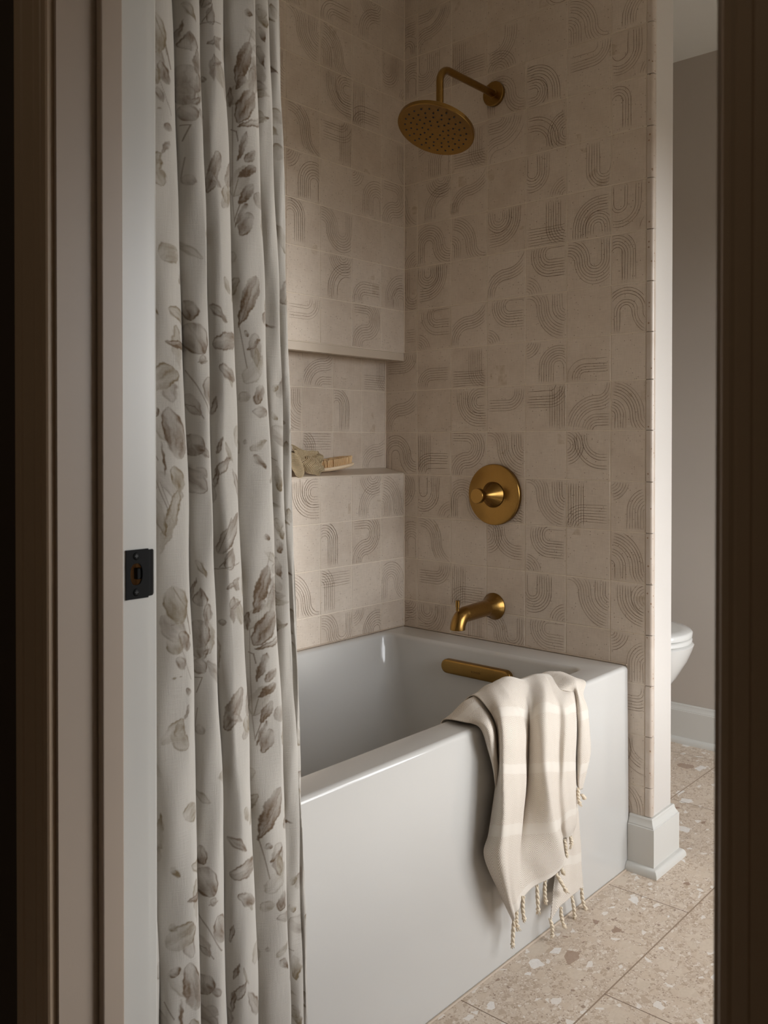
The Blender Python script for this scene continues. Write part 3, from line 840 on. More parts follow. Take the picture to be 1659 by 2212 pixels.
# ---- shower curtain
RIDGE = [[(-1.4082,1.6442),(-1.3986,1.2834),(-1.3809,0.9139),(-1.3778,0.6623),(-1.3676,0.2788)],[(-1.3655,1.6548),(-1.3504,1.2862),(-1.3403,0.9114),(-1.3268,0.6553),(-1.3219,0.2535)],[(-1.3363,1.6757),(-1.3217,1.2945),(-1.3121,0.9052),(-1.296,0.6402),(-1.2745,0.2263)],[(-1.2674,1.6881),(-1.2525,1.3007),(-1.2316,0.9005),(-1.2186,0.627),(-1.2049,0.2008)],[(-1.2384,1.7014),(-1.2136,1.3054),(-1.1979,0.8979),(-1.1744,0.6179),(-1.1588,0.1829)],[(-1.2087,1.7135),(-1.1944,1.3086),(-1.1806,0.8957),(-1.1694,0.6143),(-1.1515,0.1758)]]
DEP = [.020, .030, .031, .031, .034, .021, .018, .012]      # how far each fold swells out
def curtain_points(zs, qs):
    """zs heights, qs fold phase (crest of fold k at q = k) -> rows x cols x 3"""
    zs = np.asarray(zs); qs = np.asarray(qs)
    K = []
    for rk in RIDGE:
        p = np.array(sorted((z, y) for y, z in rk))
        v = np.interp(zs, p[:, 0], p[:, 1])
        s1 = (p[-1, 1]-p[0, 1])/(p[-1, 0]-p[0, 0])
        v = np.where(zs > p[-1, 0], p[-1, 1]+s1*.55*(zs-p[-1, 0]), v); v = np.where(zs < p[0, 0], p[0, 1]+s1*(zs-p[0, 0]), v)
        K.append(v)
    K = np.stack([K[0]-.075] + K + [K[-1]+.017], 1)               # rows x 8, index k+1
    zc = zs[:, None]; q = qs[None, :]
    k = np.clip(np.floor(qs+.5).astype(int)+1, 0, 7); fr = q-(k-1)[None, :]
    kl = np.maximum(k-1, 0); kr = np.minimum(k+1, 7)
    hl = np.where(k > 0, K[:, k]-K[:, kl], .05)*.5; hr = np.where(k < 7, K[:, kr]-K[:, k], .02)*.5
    th = PI*(fr + .06*np.sin(zc*2.3+k[None, :]*1.9)*np.cos(PI*fr)**2 + .03*np.sin(zc*6.1+k[None, :]*3.1)*np.cos(PI*fr)**2)
    y = K[:, k] + np.where(th < 0, hl, hr)*np.sin(th)
    D = np.array(DEP)[k][None, :]*(1+.10*np.sin(zc*1.7+k[None, :]*2.3))
    x = .762 + D*(np.sqrt(np.cos(th)**2+.012)-.10) + .0012*np.sin(zc*17+q*9) + .0008*np.sin(zc*31-q*14)
    y = y + .0008*np.sin(zc*23+q*11)
    y = np.where(y < -1.448, -1.448-.010*np.tanh((-1.448-y)/.03), y)
    return np.stack([x, y, np.broadcast_to(zc, x.shape)], -1)

LEAVES = [(0.0602,1.614,0.0698,1.563,0.0120,0.62,1,0.7),(0.0698,1.555,0.0795,1.526,0.0060,0.60,0,0.6),(0.0572,1.546,0.0666,1.524,0.0080,0.50,1,0.6),(0.0655,1.521,0.0743,1.502,0.0053,0.50,0,0.8),(0.0602,1.495,0.0602,1.491,0.0020,0.50,1,0.6),(0.0687,1.495,0.0687,1.493,0.0020,0.50,1,0.6),(0.0789,1.478,0.0795,1.466,0.0033,0.50,0,0.6),(0.0721,1.436,0.0808,1.455,0.0027,0.50,0,0.7),(0.1294,1.644,0.1465,1.620,0.0053,0.62,1,1.0),(0.1349,1.581,0.1349,1.607,0.0140,0.68,0,1.2),(0.1294,1.563,0.1307,1.524,0.0147,0.60,0,0.5),(0.1457,1.585,0.1431,1.552,0.0060,0.55,0,0.6),(0.1268,1.539,0.1287,1.510,0.0100,0.60,0,0.6),(0.1313,1.510,0.1473,1.524,0.0040,0.60,0,0.8),(0.1233,1.508,0.1381,1.491,0.0087,0.55,0,0.6),(0.1287,1.420,0.1300,1.405,0.0053,0.35,0,0.5),(0.2209,1.627,0.2286,1.658,0.0113,0.62,0,1.1),(0.2147,1.601,0.2474,1.614,0.0040,0.60,0,0.7),(0.2286,1.612,0.2424,1.596,0.0060,0.55,0,0.8),(0.2209,1.572,0.2462,1.581,0.0033,0.50,0,0.7),(0.2072,1.559,0.2072,1.550,0.0047,0.60,0,0.5),(0.2371,1.460,0.2029,1.403,0.0113,0.66,0,0.6),(0.2072,1.429,0.2385,1.412,0.0047,0.50,0,0.7),(0.3196,1.625,0.2955,1.563,0.0093,0.85,0,0.7),(0.3111,1.576,0.2935,1.557,0.0040,0.60,0,0.6),(0.3237,1.559,0.2935,1.511,0.0113,0.75,0,0.6),(0.2935,1.506,0.3916,1.533,0.0047,0.85,0,0.5),(0.3089,1.500,0.2935,1.458,0.0047,0.75,0,0.8),(0.3223,1.475,0.3036,1.458,0.0053,0.55,0,0.6),(0.3209,1.453,0.2935,1.436,0.0060,0.90,0,0.8),(0.3134,1.429,0.2955,1.398,0.0060,0.75,0,0.7),(0.3047,1.401,0.2886,1.366,0.0033,0.70,0,0.8),(0.3089,1.388,0.2965,1.354,0.0073,0.60,0,0.6),(0.2858,1.561,0.2858,1.533,0.0033,0.70,0,0.6),(0.3146,1.669,0.3255,1.662,0.0047,0.60,0,0.7),(0.3790,1.691,0.3862,1.671,0.0060,0.50,1,0.6),(0.3813,1.660,0.3867,1.638,0.0040,0.60,0,0.7),(0.3775,1.634,0.3845,1.603,0.0053,0.65,0,0.8),(0.3354,1.583,0.3897,1.574,0.0073,0.60,0,0.6),(0.3377,1.570,0.3938,1.565,0.0053,0.60,1,0.6),(0.3385,1.548,0.3872,1.528,0.0073,0.50,1,0.6),(0.4331,1.704,0.4374,1.682,0.0040,0.50,1,0.6),(0.3950,1.634,0.4370,1.603,0.0047,0.55,0,0.8),(0.3992,1.554,0.4339,1.515,0.0047,0.50,1,0.6),(0.4324,1.504,0.4335,1.478,0.0040,0.45,1,0.5),(0.0510,1.245,0.0613,1.229,0.0033,0.75,1,0.8),(0.0766,1.240,0.1210,1.218,0.0073,0.55,1,0.6),(0.0687,1.196,0.1201,1.187,0.0047,0.80,0,0.8),(0.0489,1.168,0.0561,1.157,0.0033,0.50,1,0.7),(0.0445,1.137,0.0795,1.161,0.0113,0.60,1,0.4),(0.0489,1.108,0.0572,1.100,0.0053,0.65,0,0.5),(0.0687,1.111,0.0821,1.043,0.0100,0.60,0,0.5),(0.0592,1.067,0.0602,1.020,0.0020,0.60,0,0.8),(0.0721,1.034,0.0802,0.999,0.0073,0.60,1,0.6),(0.0778,1.003,0.0456,0.920,0.0080,0.50,1,0.8),(0.0389,0.996,0.0551,0.942,0.0060,0.55,1,0.7),(0.1233,1.254,0.1294,1.227,0.0073,0.75,0,0.6),(0.1233,1.223,0.1431,1.183,0.0140,0.75,0,0.6),(0.1364,1.179,0.1465,1.172,0.0047,0.50,0,0.6),(0.1247,1.076,0.1313,1.047,0.0107,0.70,0,0.5),(0.1510,1.045,0.1287,1.062,0.0047,0.50,0,0.7),(0.0996,1.032,0.1457,0.999,0.0127,0.65,0,0.6),(0.1201,1.130,0.1357,1.100,0.0067,0.45,0,0.7),(0.2040,1.253,0.2385,1.229,0.0060,0.70,0,0.8),(0.2343,1.291,0.2474,1.269,0.0060,0.50,1,0.6),(0.2062,1.199,0.2583,1.207,0.0093,0.75,0,0.4),(0.2178,1.170,0.2548,1.150,0.0073,0.65,0,0.6),(0.2018,1.102,0.2112,1.128,0.0040,0.70,0,0.6),(0.2072,1.049,0.2178,1.073,0.0033,0.70,0,0.7),(0.2029,1.021,0.2343,1.045,0.0067,0.70,0,0.7),(0.2029,1.003,0.2093,1.032,0.0033,0.80,0,0.6),(0.2051,0.913,0.2497,0.968,0.0100,0.65,0,0.7),(0.3183,1.300,0.2849,1.227,0.0127,0.75,0,1.0),(0.2945,1.223,0.2995,1.214,0.0027,0.70,0,0.4),(0.2975,1.194,0.3183,1.212,0.0033,0.85,0,0.7),(0.2877,1.135,0.2975,1.124,0.0060,0.45,1,0.5),(0.3183,1.146,0.3057,1.119,0.0067,0.65,0,0.6),(0.3016,1.109,0.3268,1.108,0.0060,0.55,0,0.5),(0.2995,1.053,0.3223,1.069,0.0047,0.50,1,0.7),(0.3036,1.047,0.3209,1.027,0.0047,0.70,0,0.8),(0.2915,1.069,0.2935,1.062,0.0020,0.40,0,0.5),(0.3377,1.243,0.3892,1.232,0.0033,0.80,0,0.8),(0.3820,1.146,0.3902,1.142,0.0047,0.50,1,0.5),(0.3783,1.109,0.3882,1.097,0.0033,0.55,1,0.5),(0.3845,1.031,0.3872,0.992,0.0053,0.60,1,0.6),(0.3324,0.990,0.3872,0.970,0.0040,0.55,1,0.7),(0.3805,0.948,0.3902,0.922,0.0047,0.55,1,0.7),(0.3986,1.214,0.4298,1.207,0.0027,0.50,1,0.5),(0.3966,1.109,0.4328,1.093,0.0040,0.55,1,0.5),(0.4317,1.067,0.4328,1.045,0.0033,0.45,1,0.5),(0.3947,0.968,0.4363,0.941,0.0040,0.55,1,0.7)]
STEMS = [([(0.0613,1.612),(0.0698,1.594),(0.0766,1.583),(0.0802,1.565),(0.0834,1.548)],0.0007,.8),([(0.0709,1.528),(0.0778,1.508),(0.0834,1.488)],0.0004,.6),([(0.1240,1.484),(0.1327,1.484),(0.1261,1.464)],0.0006,.75),([(0.1233,1.416),(0.1274,1.442)],0.0006,.6),([(0.1619,1.623),(0.2486,1.634)],0.0006,.75),([(0.2072,1.631),(0.2300,1.655)],0.0007,.8),([(0.3248,1.644),(0.3171,1.622)],0.0005,.75),([(0.2886,1.533),(0.2867,1.469),(0.2858,1.405),(0.2877,1.374)],0.0005,.75),([(0.2945,1.434),(0.2877,1.410)],0.0007,.8),([(0.2965,1.399),(0.2877,1.376)],0.0007,.8),([(0.2858,1.502),(0.2925,1.499),(0.2945,1.486)],0.0008,.8),([(0.0795,1.565),(0.0766,1.577),(0.0709,1.566),(0.0582,1.563)],0.0006,.7),([(0.3839,1.607),(0.3867,1.601)],0.0006,.6),([(0.0378,1.065),(0.0445,1.053),(0.0510,1.042)],0.0007,.8),([(0.0400,1.032),(0.0520,0.996),(0.0666,0.959)],0.0006,.7),([(0.0510,1.014),(0.0644,0.972)],0.0005,.6),([(0.1210,1.161),(0.1327,1.141),(0.1520,1.104)],0.0007,.7),([(0.0938,1.124),(0.1300,1.113),(0.1406,1.097)],0.0007,.75),([(0.2858,1.227),(0.2945,1.245),(0.3057,1.271)],0.0007,.85),([(0.2867,1.229),(0.2915,1.203),(0.2965,1.170)],0.0006,.8),([(0.3324,1.060),(0.3851,1.038)],0.0006,.7),([(0.2072,0.915),(0.2197,0.942),(0.2286,0.961)],0.0007,.75),([(0.1342,1.172),(0.1489,1.174)],0.0007,.7)]
REP = .737

def paint_leaves(S, Z):
    """S: fabric arc length per column, Z: height per row -> ink density and warmth"""
    ink = np.zeros((len(Z), len(S))); warm = np.zeros_like(ink)
    r = np.random.RandomState(3)
    def dab(s0, z0, s1, z1, w, tone, wm, sharp):
        L = math.hypot(s1-s0, z1-z0); pad = w+.012
        js = np.where((S > min(s0, s1)-pad) & (S < max(s0, s1)+pad))[0]; iz = np.where((Z > min(z0, z1)-pad) & (Z < max(z0, z1)+pad))[0]
        if len(js) < 2 or len(iz) < 2: return
        j0, j1, i0, i1 = js[0], js[-1]+1, iz[0], iz[-1]+1
        ss, zz = np.meshgrid(S[j0:j1], Z[i0:i1])
        ux, uz = (s1-s0)/L, (z1-z0)/L
        n1 = .0007*np.sin(ss*330+zz*140+s0*50)+.0006*np.sin(ss*120-zz*410)+.0004*np.sin(ss*900+zz*700)
        a = ((ss-s0)*ux+(zz-z0)*uz)/L; b = -(ss-s0)*uz+(zz-z0)*ux + n1
        aa = np.clip(a, 0, 1)
        prof = 1.35*w*(np.power(aa, .55)*np.power(np.maximum(1-aa, 0), sharp)*2.0)
        d = prof-np.abs(b); d = np.where((a < 0) | (a > 1), -1, d)
        m = np.clip(d/.0016+.5, 0, 1)
        rim = np.exp(-np.square((d-.0012)/.0014))*np.clip(.35+.8*np.sin(a*5+s0*90), 0, 1)
        wash = .62+.25*np.sin(a*4.1+s0*77)+.16*np.sin(b*420+a*3+z0*60)+.12*np.sin(b*190-a*7)
        vein = np.exp(-np.square(b/.0008))*.18
        dry = .9+.14*np.sin(b*900+5*np.sin(a*4+s0*40))*np.sin(a*6+z0*31)
        v = m*np.clip(tone*1.25*(wash*dry+.65*rim+vein), 0, 1)
        ink[i0:i1, j0:j1] = np.maximum(ink[i0:i1, j0:j1]*(1-.35*m), v) + .25*np.minimum(ink[i0:i1, j0:j1], v)
        warm[i0:i1, j0:j1] = np.where(m > .2, wm, warm[i0:i1, j0:j1])
    def stem(pts, w, tone):
        for (s0, z0), (s1, z1) in zip(pts[:-1], pts[1:]):
            js = np.where((S > min(s0, s1)-.006) & (S < max(s0, s1)+.006))[0]; iz = np.where((Z > min(z0, z1)-.004) & (Z < max(z0, z1)+.004))[0]
            if len(js) < 2 or len(iz) < 2: continue
            j0, j1, i0, i1 = js[0], js[-1]+1, iz[0], iz[-1]+1
            ss, zz = np.meshgrid(S[j0:j1], Z[i0:i1]); L = math.hypot(s1-s0, z1-z0)
            ux, uz = (s1-s0)/L, (z1-z0)/L
            a = (ss-s0)*ux+(zz-z0)*uz; b = -(ss-s0)*uz+(zz-z0)*ux
            m = np.clip((w-np.abs(b))/.0008+.5, 0, 1)*((a > -w) & (a < L+w))
            ink[i0:i1, j0:j1] = np.maximum(ink[i0:i1, j0:j1], m*tone)
    fill = []
    for _ in range(80):
        s0, z0 = r.uniform(0, S[-1]), r.uniform(.9, 1.63); an = r.uniform(-1.2, 1.2)+r.choice([PI/2, -PI/2]); L = r.uniform(.02, .06)
        fill.append((s0, z0, s0+L*math.cos(an)*.8, z0+L*math.sin(an), r.uniform(.004, .012), r.uniform(.3, .6), int(r.rand() < .6), r.uniform(.5, 1)))
    for k in range(-2, 4):
        for (s0, z0, s1, z1, w, tone, wm, sharp) in fill: dab(s0, z0+k*REP, s1, z1+k*REP, w, tone, wm, sharp)
        for (s0, z0, s1, z1, w, tone, wm, sharp) in LEAVES: dab(s0, z0+k*REP, s1, z1+k*REP, w, tone, wm, sharp)
        for pts, w, tone in STEMS: stem([(s, z+k*REP) for s, z in pts], w, tone)
    return np.clip(ink, 0, 1), warm

def shower_curtain():
    qs = np.linspace(-.85, 5.75, 700)
    zs = np.concatenate([np.linspace(.03, .14, 12, endpoint=False), np.linspace(.14, 1.76, 1350, endpoint=False), np.linspace(1.76, CEIL-.004, 60)])
    P = curtain_points(zs, qs)
    mid = curtain_points([.95], qs)[0]
    S = np.concatenate([[0], np.cumsum(np.linalg.norm(np.diff(mid, axis=0), axis=1))])
    ink, warm = paint_leaves(S, zs)
    uv = np.stack(np.broadcast_arrays(S[None, :], zs[:, None]), -1)
    o = grid_mesh('shower_curtain', P, M['curtain'], None, uv, {'leaf': ink, 'warm': warm})
    tag(o, 'off white linen shower curtain printed with brown watercolour leaves, hanging in folds', 'shower curtain')
    sd = o.modifiers.new('thickness', 'SOLIDIFY'); sd.thickness = .0012; sd.offset = -1
shower_curtain()

# ---- towel over the tub edge
MAIN = [[[0.645,-0.5893,0.44],[0.645,-0.5406,0.44],[0.645,-0.5001,0.44],[0.645,-0.4648,0.44],[0.645,-0.4135,0.44],[0.645,-0.3427,0.44],[0.645,-0.2987,0.44],[0.645,-0.2537,0.44],[0.645,-0.2831,0.44]],[[0.652,-0.5893,0.51],[0.652,-0.5406,0.51],[0.652,-0.5001,0.51],[0.652,-0.4648,0.51],[0.652,-0.4135,0.51],[0.652,-0.3427,0.51],[0.652,-0.2987,0.51],[0.652,-0.2537,0.51],[0.652,-0.2831,0.51]],[[0.684,-0.5893,0.5435],[0.68,-0.5406,0.55],[0.684,-0.5001,0.5563],[0.69,-0.4648,0.5583],[0.69,-0.4135,0.5431],[0.684,-0.3427,0.5385],[0.684,-0.2987,0.5288],[0.688,-0.2537,0.5142],[0.7388,-0.2831,0.512]],[[0.738,-0.617,0.5336],[0.748,-0.5942,0.5473],[0.746,-0.5409,0.5392],[0.74,-0.4879,0.5208],[0.744,-0.4671,0.517],[0.758,-0.4345,0.5295],[0.754,-0.3799,0.5071],[0.76,-0.3566,0.4982],[0.752,-0.2875,0.4943]],[[0.763,-0.621,0.4982],[0.796,-0.6411,0.5145],[0.774,-0.5409,0.4859],[0.752,-0.4886,0.4639],[0.769,-0.4978,0.4698],[0.796,-0.4931,0.4868],[0.769,-0.3993,0.459],[0.78,-0.3752,0.4557],[0.761,-0.3053,0.4373]],[[0.763,-0.616,0.4326],[0.799,-0.6453,0.449],[0.777,-0.5436,0.4165],[0.75,-0.4888,0.3954],[0.766,-0.4963,0.4012],[0.801,-0.4938,0.4136],[0.769,-0.4028,0.3818],[0.782,-0.3842,0.3799],[0.758,-0.3016,0.3523]],[[0.766,-0.6282,0.368],[0.801,-0.6481,0.3831],[0.78,-0.5532,0.3493],[0.752,-0.4988,0.3258],[0.766,-0.4996,0.3297],[0.807,-0.4908,0.3426],[0.772,-0.4075,0.3089],[0.78,-0.3804,0.306],[0.758,-0.2971,0.283]],[[0.763,-0.646,0.2997],[0.801,-0.6558,0.314],[0.782,-0.5731,0.2859],[0.758,-0.5221,0.2623],[0.769,-0.5112,0.2619],[0.809,-0.4718,0.2654],[0.772,-0.3937,0.2395],[0.78,-0.3742,0.2506],[0.761,-0.3002,0.2356]],[[0.763,-0.66,0.2591],[0.799,-0.6574,0.2603],[0.785,-0.5943,0.2383],[0.766,-0.5465,0.2204],[0.774,-0.519,0.2181],[0.809,-0.4511,0.215],[0.774,-0.3893,0.2205],[0.782,-0.3756,0.2284],[0.763,-0.3057,0.2107]],[[0.769,-0.616,0.1719],[0.796,-0.6287,0.1723],[0.788,-0.597,0.1711],[0.774,-0.5552,0.1675],[0.777,-0.5095,0.1745],[0.807,-0.4419,0.1849],[0.774,-0.3872,0.2078],[0.782,-0.3716,0.213],[0.766,-0.3171,0.2007]],[[0.774,-0.577,0.1028],[0.791,-0.5981,0.1219],[0.788,-0.5835,0.1326],[0.777,-0.5443,0.1399],[0.78,-0.4999,0.1489],[0.804,-0.431,0.1694],[0.774,-0.3853,0.201],[0.782,-0.3696,0.2062],[0.766,-0.3192,0.1952]]]
FLAP = [[[0.655,-0.6652,0.49],[0.655,-0.6437,0.49],[0.655,-0.6143,0.49],[0.655,-0.5784,0.49]],[[0.668,-0.6652,0.5081],[0.675,-0.6437,0.5196],[0.68,-0.6143,0.5348],[0.682,-0.5784,0.5399]],[[0.72,-0.6687,0.5142],[0.728,-0.6535,0.5233],[0.732,-0.6276,0.5302],[0.728,-0.5962,0.5242]],[[0.748,-0.6565,0.5062],[0.772,-0.6689,0.5116],[0.775,-0.6481,0.5073],[0.752,-0.5983,0.4857]],[[0.758,-0.6408,0.4563],[0.775,-0.6527,0.4543],[0.774,-0.637,0.4454],[0.752,-0.5932,0.4238]],[[0.758,-0.6215,0.4007],[0.77,-0.6326,0.3977],[0.768,-0.6232,0.3899],[0.752,-0.5931,0.3725]],[[0.758,-0.61,0.3586],[0.765,-0.6171,0.3589],[0.763,-0.6109,0.3546],[0.752,-0.5897,0.3435]]]
LOW = [[[0.75,-0.3723,0.3182],[0.76,-0.3598,0.3172],[0.76,-0.3194,0.3056],[0.75,-0.285,0.2933]],[[0.75,-0.366,0.2141],[0.766,-0.3597,0.2166],[0.766,-0.3192,0.2035],[0.752,-0.2691,0.1885]],[[0.752,-0.3749,0.136],[0.77,-0.3742,0.1414],[0.762,-0.3117,0.1218],[0.756,-0.2674,0.1096]],[[0.766,-0.4138,0.0942],[0.776,-0.3921,0.0944],[0.76,-0.31,0.0789],[0.76,-0.266,0.0732]],[[0.774,-0.4383,0.0488],[0.778,-0.4032,0.0622],[0.762,-0.3155,0.0535],[0.764,-0.271,0.0531]]]
STRIP = [[[0.65,-0.36,0.47],[0.65,-0.28,0.47],[0.65,-0.2,0.47]],[[0.655,-0.34,0.509],[0.655,-0.275,0.521],[0.655,-0.205,0.513]],[[0.69,-0.33,0.512],[0.695,-0.272,0.527],[0.7145,-0.222,0.512]],[[0.736,-0.325,0.509],[0.744,-0.285,0.524],[0.746,-0.235,0.5105]],[[0.749,-0.2905,0.4944],[0.76,-0.2935,0.5054],[0.756,-0.2673,0.4907]],[[0.75,-0.2942,0.4481],[0.772,-0.2981,0.4587],[0.76,-0.2508,0.4508]],[[0.75,-0.2918,0.3898],[0.774,-0.2951,0.4012],[0.762,-0.2412,0.3904]],[[0.75,-0.2895,0.3419],[0.772,-0.2933,0.3481],[0.762,-0.2387,0.345]],[[0.752,-0.2887,0.3138],[0.768,-0.2964,0.3073],[0.76,-0.25,0.3092]],[[0.752,-0.2844,0.2957],[0.764,-0.2932,0.2845],[0.76,-0.2713,0.2771]]]
TAS = [[[0.778,-0.5798,0.109],[0.778,-0.5847,0.0533]],[[0.784,-0.5773,0.1307],[0.784,-0.5721,0.0838]],[[0.782,-0.5505,0.1458],[0.782,-0.5451,0.0909]],[[0.778,-0.4931,0.1467],[0.778,-0.4874,0.0816]],[[0.782,-0.4668,0.148],[0.782,-0.4629,0.0948]],[[0.794,-0.446,0.1608],[0.794,-0.3959,0.0968]],[[0.794,-0.4233,0.1625],[0.794,-0.4078,0.141]],[[0.774,-0.3754,0.2008],[0.774,-0.3653,0.1578]],[[0.78,-0.3601,0.2045],[0.78,-0.3639,0.1774]],[[0.776,-0.4379,0.0533],[0.776,-0.4301,0.0066]],[[0.78,-0.3988,0.0632],[0.78,-0.381,0.0097]],[[0.764,-0.3252,0.0547],[0.764,-0.3126,-0.0053]],[[0.766,-0.2831,0.0562],[0.766,-0.2572,-0.0099]],[[0.765,-0.2971,0.288],[0.765,-0.2885,0.2436]],[[0.763,-0.2809,0.268],[0.763,-0.2681,0.2526]]]

def crom(G, n, axis):
    G = np.moveaxis(np.asarray(G, float), axis, 0); m = len(G)
    t = np.linspace(0, m-1, n); i = np.minimum(t.astype(int), m-2); f = (t-i).reshape(-1, *([1]*(G.ndim-1)))
    g = lambda k: G[np.clip(k, 0, m-1)]
    p0, p1, p2, p3 = g(i-1), g(i), g(i+1), g(i+2)
    p0 = np.where((i == 0).reshape(f.shape), 2*p1-p2, p0); p3 = np.where((i == m-2).reshape(f.shape), 2*p2-p1, p3)
    r = .5*(2*p1 + (p2-p0)*f + (2*p0-5*p1+4*p2-p3)*f**2 + (3*p1-p0-3*p2+p3)*f**3)
    return np.moveaxis(r, 0, axis)
def towel():
    t = empty('towel', (.742, -.45, .51), 'cream woven towel with knotted fringe draped over the bathtub edge', 'towel')
    def sheet(G, nr, nc, u0, v0, ulen=None):
        G = np.array(G); P = crom(crom(G, nr, 0), nc, 1)
        du = np.linalg.norm(np.diff(P, axis=1), axis=2); dv = np.linalg.norm(np.diff(P, axis=0), axis=2)
        U = np.concatenate([[0], np.cumsum(du.mean(0))]); V = np.concatenate([[0], np.cumsum(dv.mean(1))])
        # fine creases in the cloth
        uu, vv = np.meshgrid(U, V)
        P[..., 0] += (.0016*np.sin(uu*70+vv*9) + .0011*np.sin(uu*120-vv*22+1) + .0007*np.sin(uu*40+vv*55))*np.clip(vv/.12, 0, 1)
        uv = np.stack([uu*1.05+u0+vv*.10, vv+v0], -1)
        return P, uv
    parts = [sheet(MAIN, 150, 150, 0, 0), sheet(FLAP, 70, 40, -.17, .05), sheet(LOW, 70, 40, .3, .31), sheet(STRIP, 60, 30, .52, .02)]
    vs = []; q = []; uvs = []; b = 0
    for P, uv in parts:
        R, C = P.shape[:2]; idx = np.arange(R*C).reshape(R, C)+b; b += R*C
        q.append(np.stack([idx[:-1,:-1], idx[:-1,1:], idx[1:,1:], idx[1:,:-1]], -1).reshape(-1, 4)); vs.append(P.reshape(-1, 3)); uvs.append(uv.reshape(-1, 2))
    vs = np.concatenate(vs); q = np.concatenate(q); uvs = np.concatenate(uvs)
    me = bpy.data.meshes.new('cloth')
    me.from_pydata((vs-np.array(t.location)).tolist(), [], q.tolist())
    l = me.uv_layers.new(name='uv'); l.data.foreach_set('uv', uvs[q.ravel()].astype(np.float32).ravel())
    me.polygons.foreach_set('use_smooth', np.ones(len(q), dtype=bool)); me.materials.append(M['towel'])
    o = bpy.data.objects.new('cloth', me); COL.objects.link(o); o.parent = t
    sd = o.modifiers.new('thickness', 'SOLIDIFY'); sd.thickness = .0018; sd.offset = 0
    r = random.Random(11)
    for a, bb in TAS:
        a, bb = Vector(a), Vector(bb); L = (bb-a).length
        m = MB(); n = 16; side = Vector((r.uniform(-1, 1), r.uniform(-1, 1), 0))*.0035
        knot = r.uniform(.76, .86) if L > .03 else .6
        def pos(s): return a.lerp(bb, s) + side*math.sin(s*PI)
        for strand in range(2):                     # two twisted strands
            pts = []; rad = []
            for i in range(26):
                s = knot*i/25; ang = s*17+strand*PI
                pts.append(pos(s)+Vector((math.cos(ang), math.sin(ang), 0))*.0016); rad.append(.0024*(.7+.55*math.sin(min(1, s/knot*1.05)*PI*.8+.25)))
            m.tube(pts, rad, 8)
        kp = [pos(knot-.03+.10*i/8) for i in range(9)]
        m.tube(kp, [.0015+.0036*math.sin(PI*i/8)**.7 for i in range(9)], 12)
        for i in range(9):                          # frayed end
            d = Vector((r.uniform(-1, 1), r.uniform(-1, 1), 0))*.0042
            p0 = pos(knot+.04); p2 = pos(1.0)+d; m.tube([p0, p0.lerp(p2, .5)+d*.35, p2], [.0011, .0009, .0004], 5)
        m.build('tassel', M['fringe'], t, auto=None)
towel()

# ---- bath brush on the niche sill
def bath_brush():
    L, Wd = .150, .058
    cx, cy = -.0375, -.262
    tilt = math.radians(6.5)
    zb = .9795
    t = empty('bath_brush', (cx, cy, zb), 'oval pale wood bath brush lying bristles up on the niche sill', 'brush')
    def place(u, v, w):   # u along the sill (+y), v across (-x), w up
        y = u*math.cos(tilt) - w*math.sin(tilt); z = u*math.sin(tilt) + w*math.cos(tilt)
        return (cx-v, cy+y, zb+.0105+z)
    m = MB(); R = []
    for k, w in ((.30, -.0045), (.62, -.0040), (.86, -.0020), (.97, .0012), (1.0, .0040), (.985, .0068), (.95, .0080), (.80, .0086)):
        R.append([place(L/2*k*math.cos(2*PI*i/48), Wd/2*(k if k > .9 else k*.97)*math.sin(2*PI*i/48), w) for i in range(48)])
    m.rings(R, 0, True, cap0=True, cap1=True)
    m.build('wood_base', M['palewood'], t, auto=60)
    m = MB(); r = random.Random(5)
    for i in range(-12, 13):
        for j in range(-5, 6):
            u, v = i*.0054+(j % 2)*.0022, j*.0046
            if (u/(L/2*.88))**2 + (v/(Wd/2*.86))**2 > 1: continue
            p0 = place(u, v, .0075); lean = (u*.06, v*.10)
            p1 = place(u+lean[0], v+lean[1], .0285+r.uniform(-.0006, .0006))
            m.tube([p0, p1], [.00135, .00215], 7)
    o = m.build('bristles', M['bristle'], t, auto=50)
bath_brush()

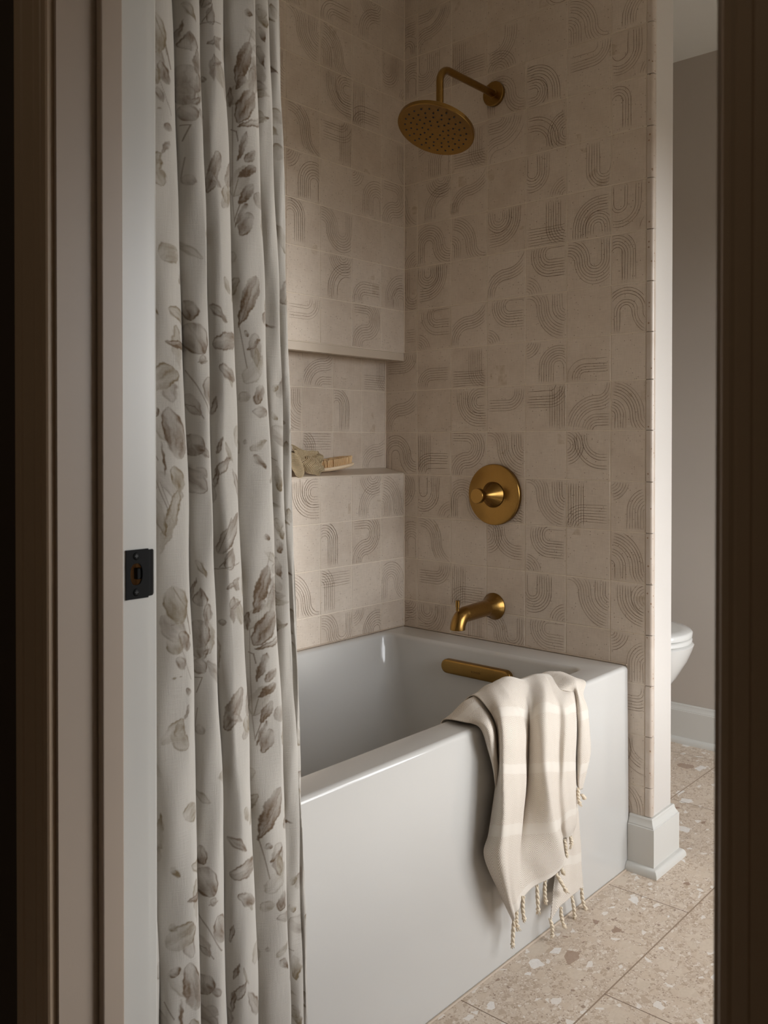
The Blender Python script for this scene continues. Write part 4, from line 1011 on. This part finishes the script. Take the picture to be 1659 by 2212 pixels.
# ---- crumpled knitted sisal scrubber beside the brush
def scrubber():
    t = empty('bath_scrubber', (-.035, -.385, .98), 'crumpled knitted sisal scrubber on the niche sill beside the brush', 'scrubber')
    back = MB(); cord = MB()
    def lobe(c, ax, bx, n, L, Wd, H, rows, seed, amp=.003):
        """one crumpled fold: c centre, ax along it, bx across the rows, n outwards"""
        c, ax, n = Vector(c), Vector(ax).normalized(), Vector(n).normalized()
        n = (n-ax*n.dot(ax)).normalized(); bx = ax.cross(n)
        def S(u, v, lift=0):
            wid = Wd/2*(.78+.22*math.sin(2.6*u+seed))
            p = c + ax*(u*L/2+.004*math.sin(4*v+seed)) + bx*(v*wid)
            h = H*(math.cos(v*1.35)-.1)*(1-.30*u**4) + amp*math.sin(5.5*v+seed*2+1.3*u) + amp*.5*math.sin(3.2*u-1.5*v+seed)
            return p + n*(h+lift)
        nu, nv = 20, 26
        back.rings([[S(-1+2*i/nu, -1+2*j/nv, -.0013) for j in range(nv+1)] for i in range(nu+1)], 0, True, close=False)
        st = 44
        for k in range(rows):
            u = -1+2*k/(rows-1); pts = []
            for j in range(st*2+1):
                v = -1+j/st
                pts.append(S(u+(.9/rows)*(1 if j % 2 else -1)*.55, v, .0003+.0007*math.sin(j*PI/2+k)))
            cord.tube(pts, .00082, 5)
        for j in range(0, st+1):
            v = -1+2*j/st
            cord.tube([S(-1+2*i/nu, v, -.0004) for i in range(nu+1)], .00042, 4)
    lobe((-.016, -.436, 1.004), (.20, .22, -1), 0, (.85, .30, .25), .066, .062, .017, 19, .4)
    lobe((-.018, -.372, .9985), (.35, .70, -.45), 0, (.85, -.25, .50), .062, .058, .019, 16, 2.2)
    lobe((-.036, -.385, 1.028), (.15, .95, -.12), 0, (.75, -.10, .65), .080, .056, .017, 22, 4.0, .004)
    lobe((-.036, -.440, 1.028), (.1, -.9, .25), 0, (.75, .1, .60), .060, .050, .015, 16, 5.5)
    lobe((-.024, -.352, 1.018), (.25, .85, .30), 0, (.85, .2, .25), .038, .044, .012, 11, 1.1)
    back.build('inner_layer', M['sisal_in'], t, auto=None)
    cord.build('knitted_mesh', M['sisal'], t, auto=None)
scrubber()
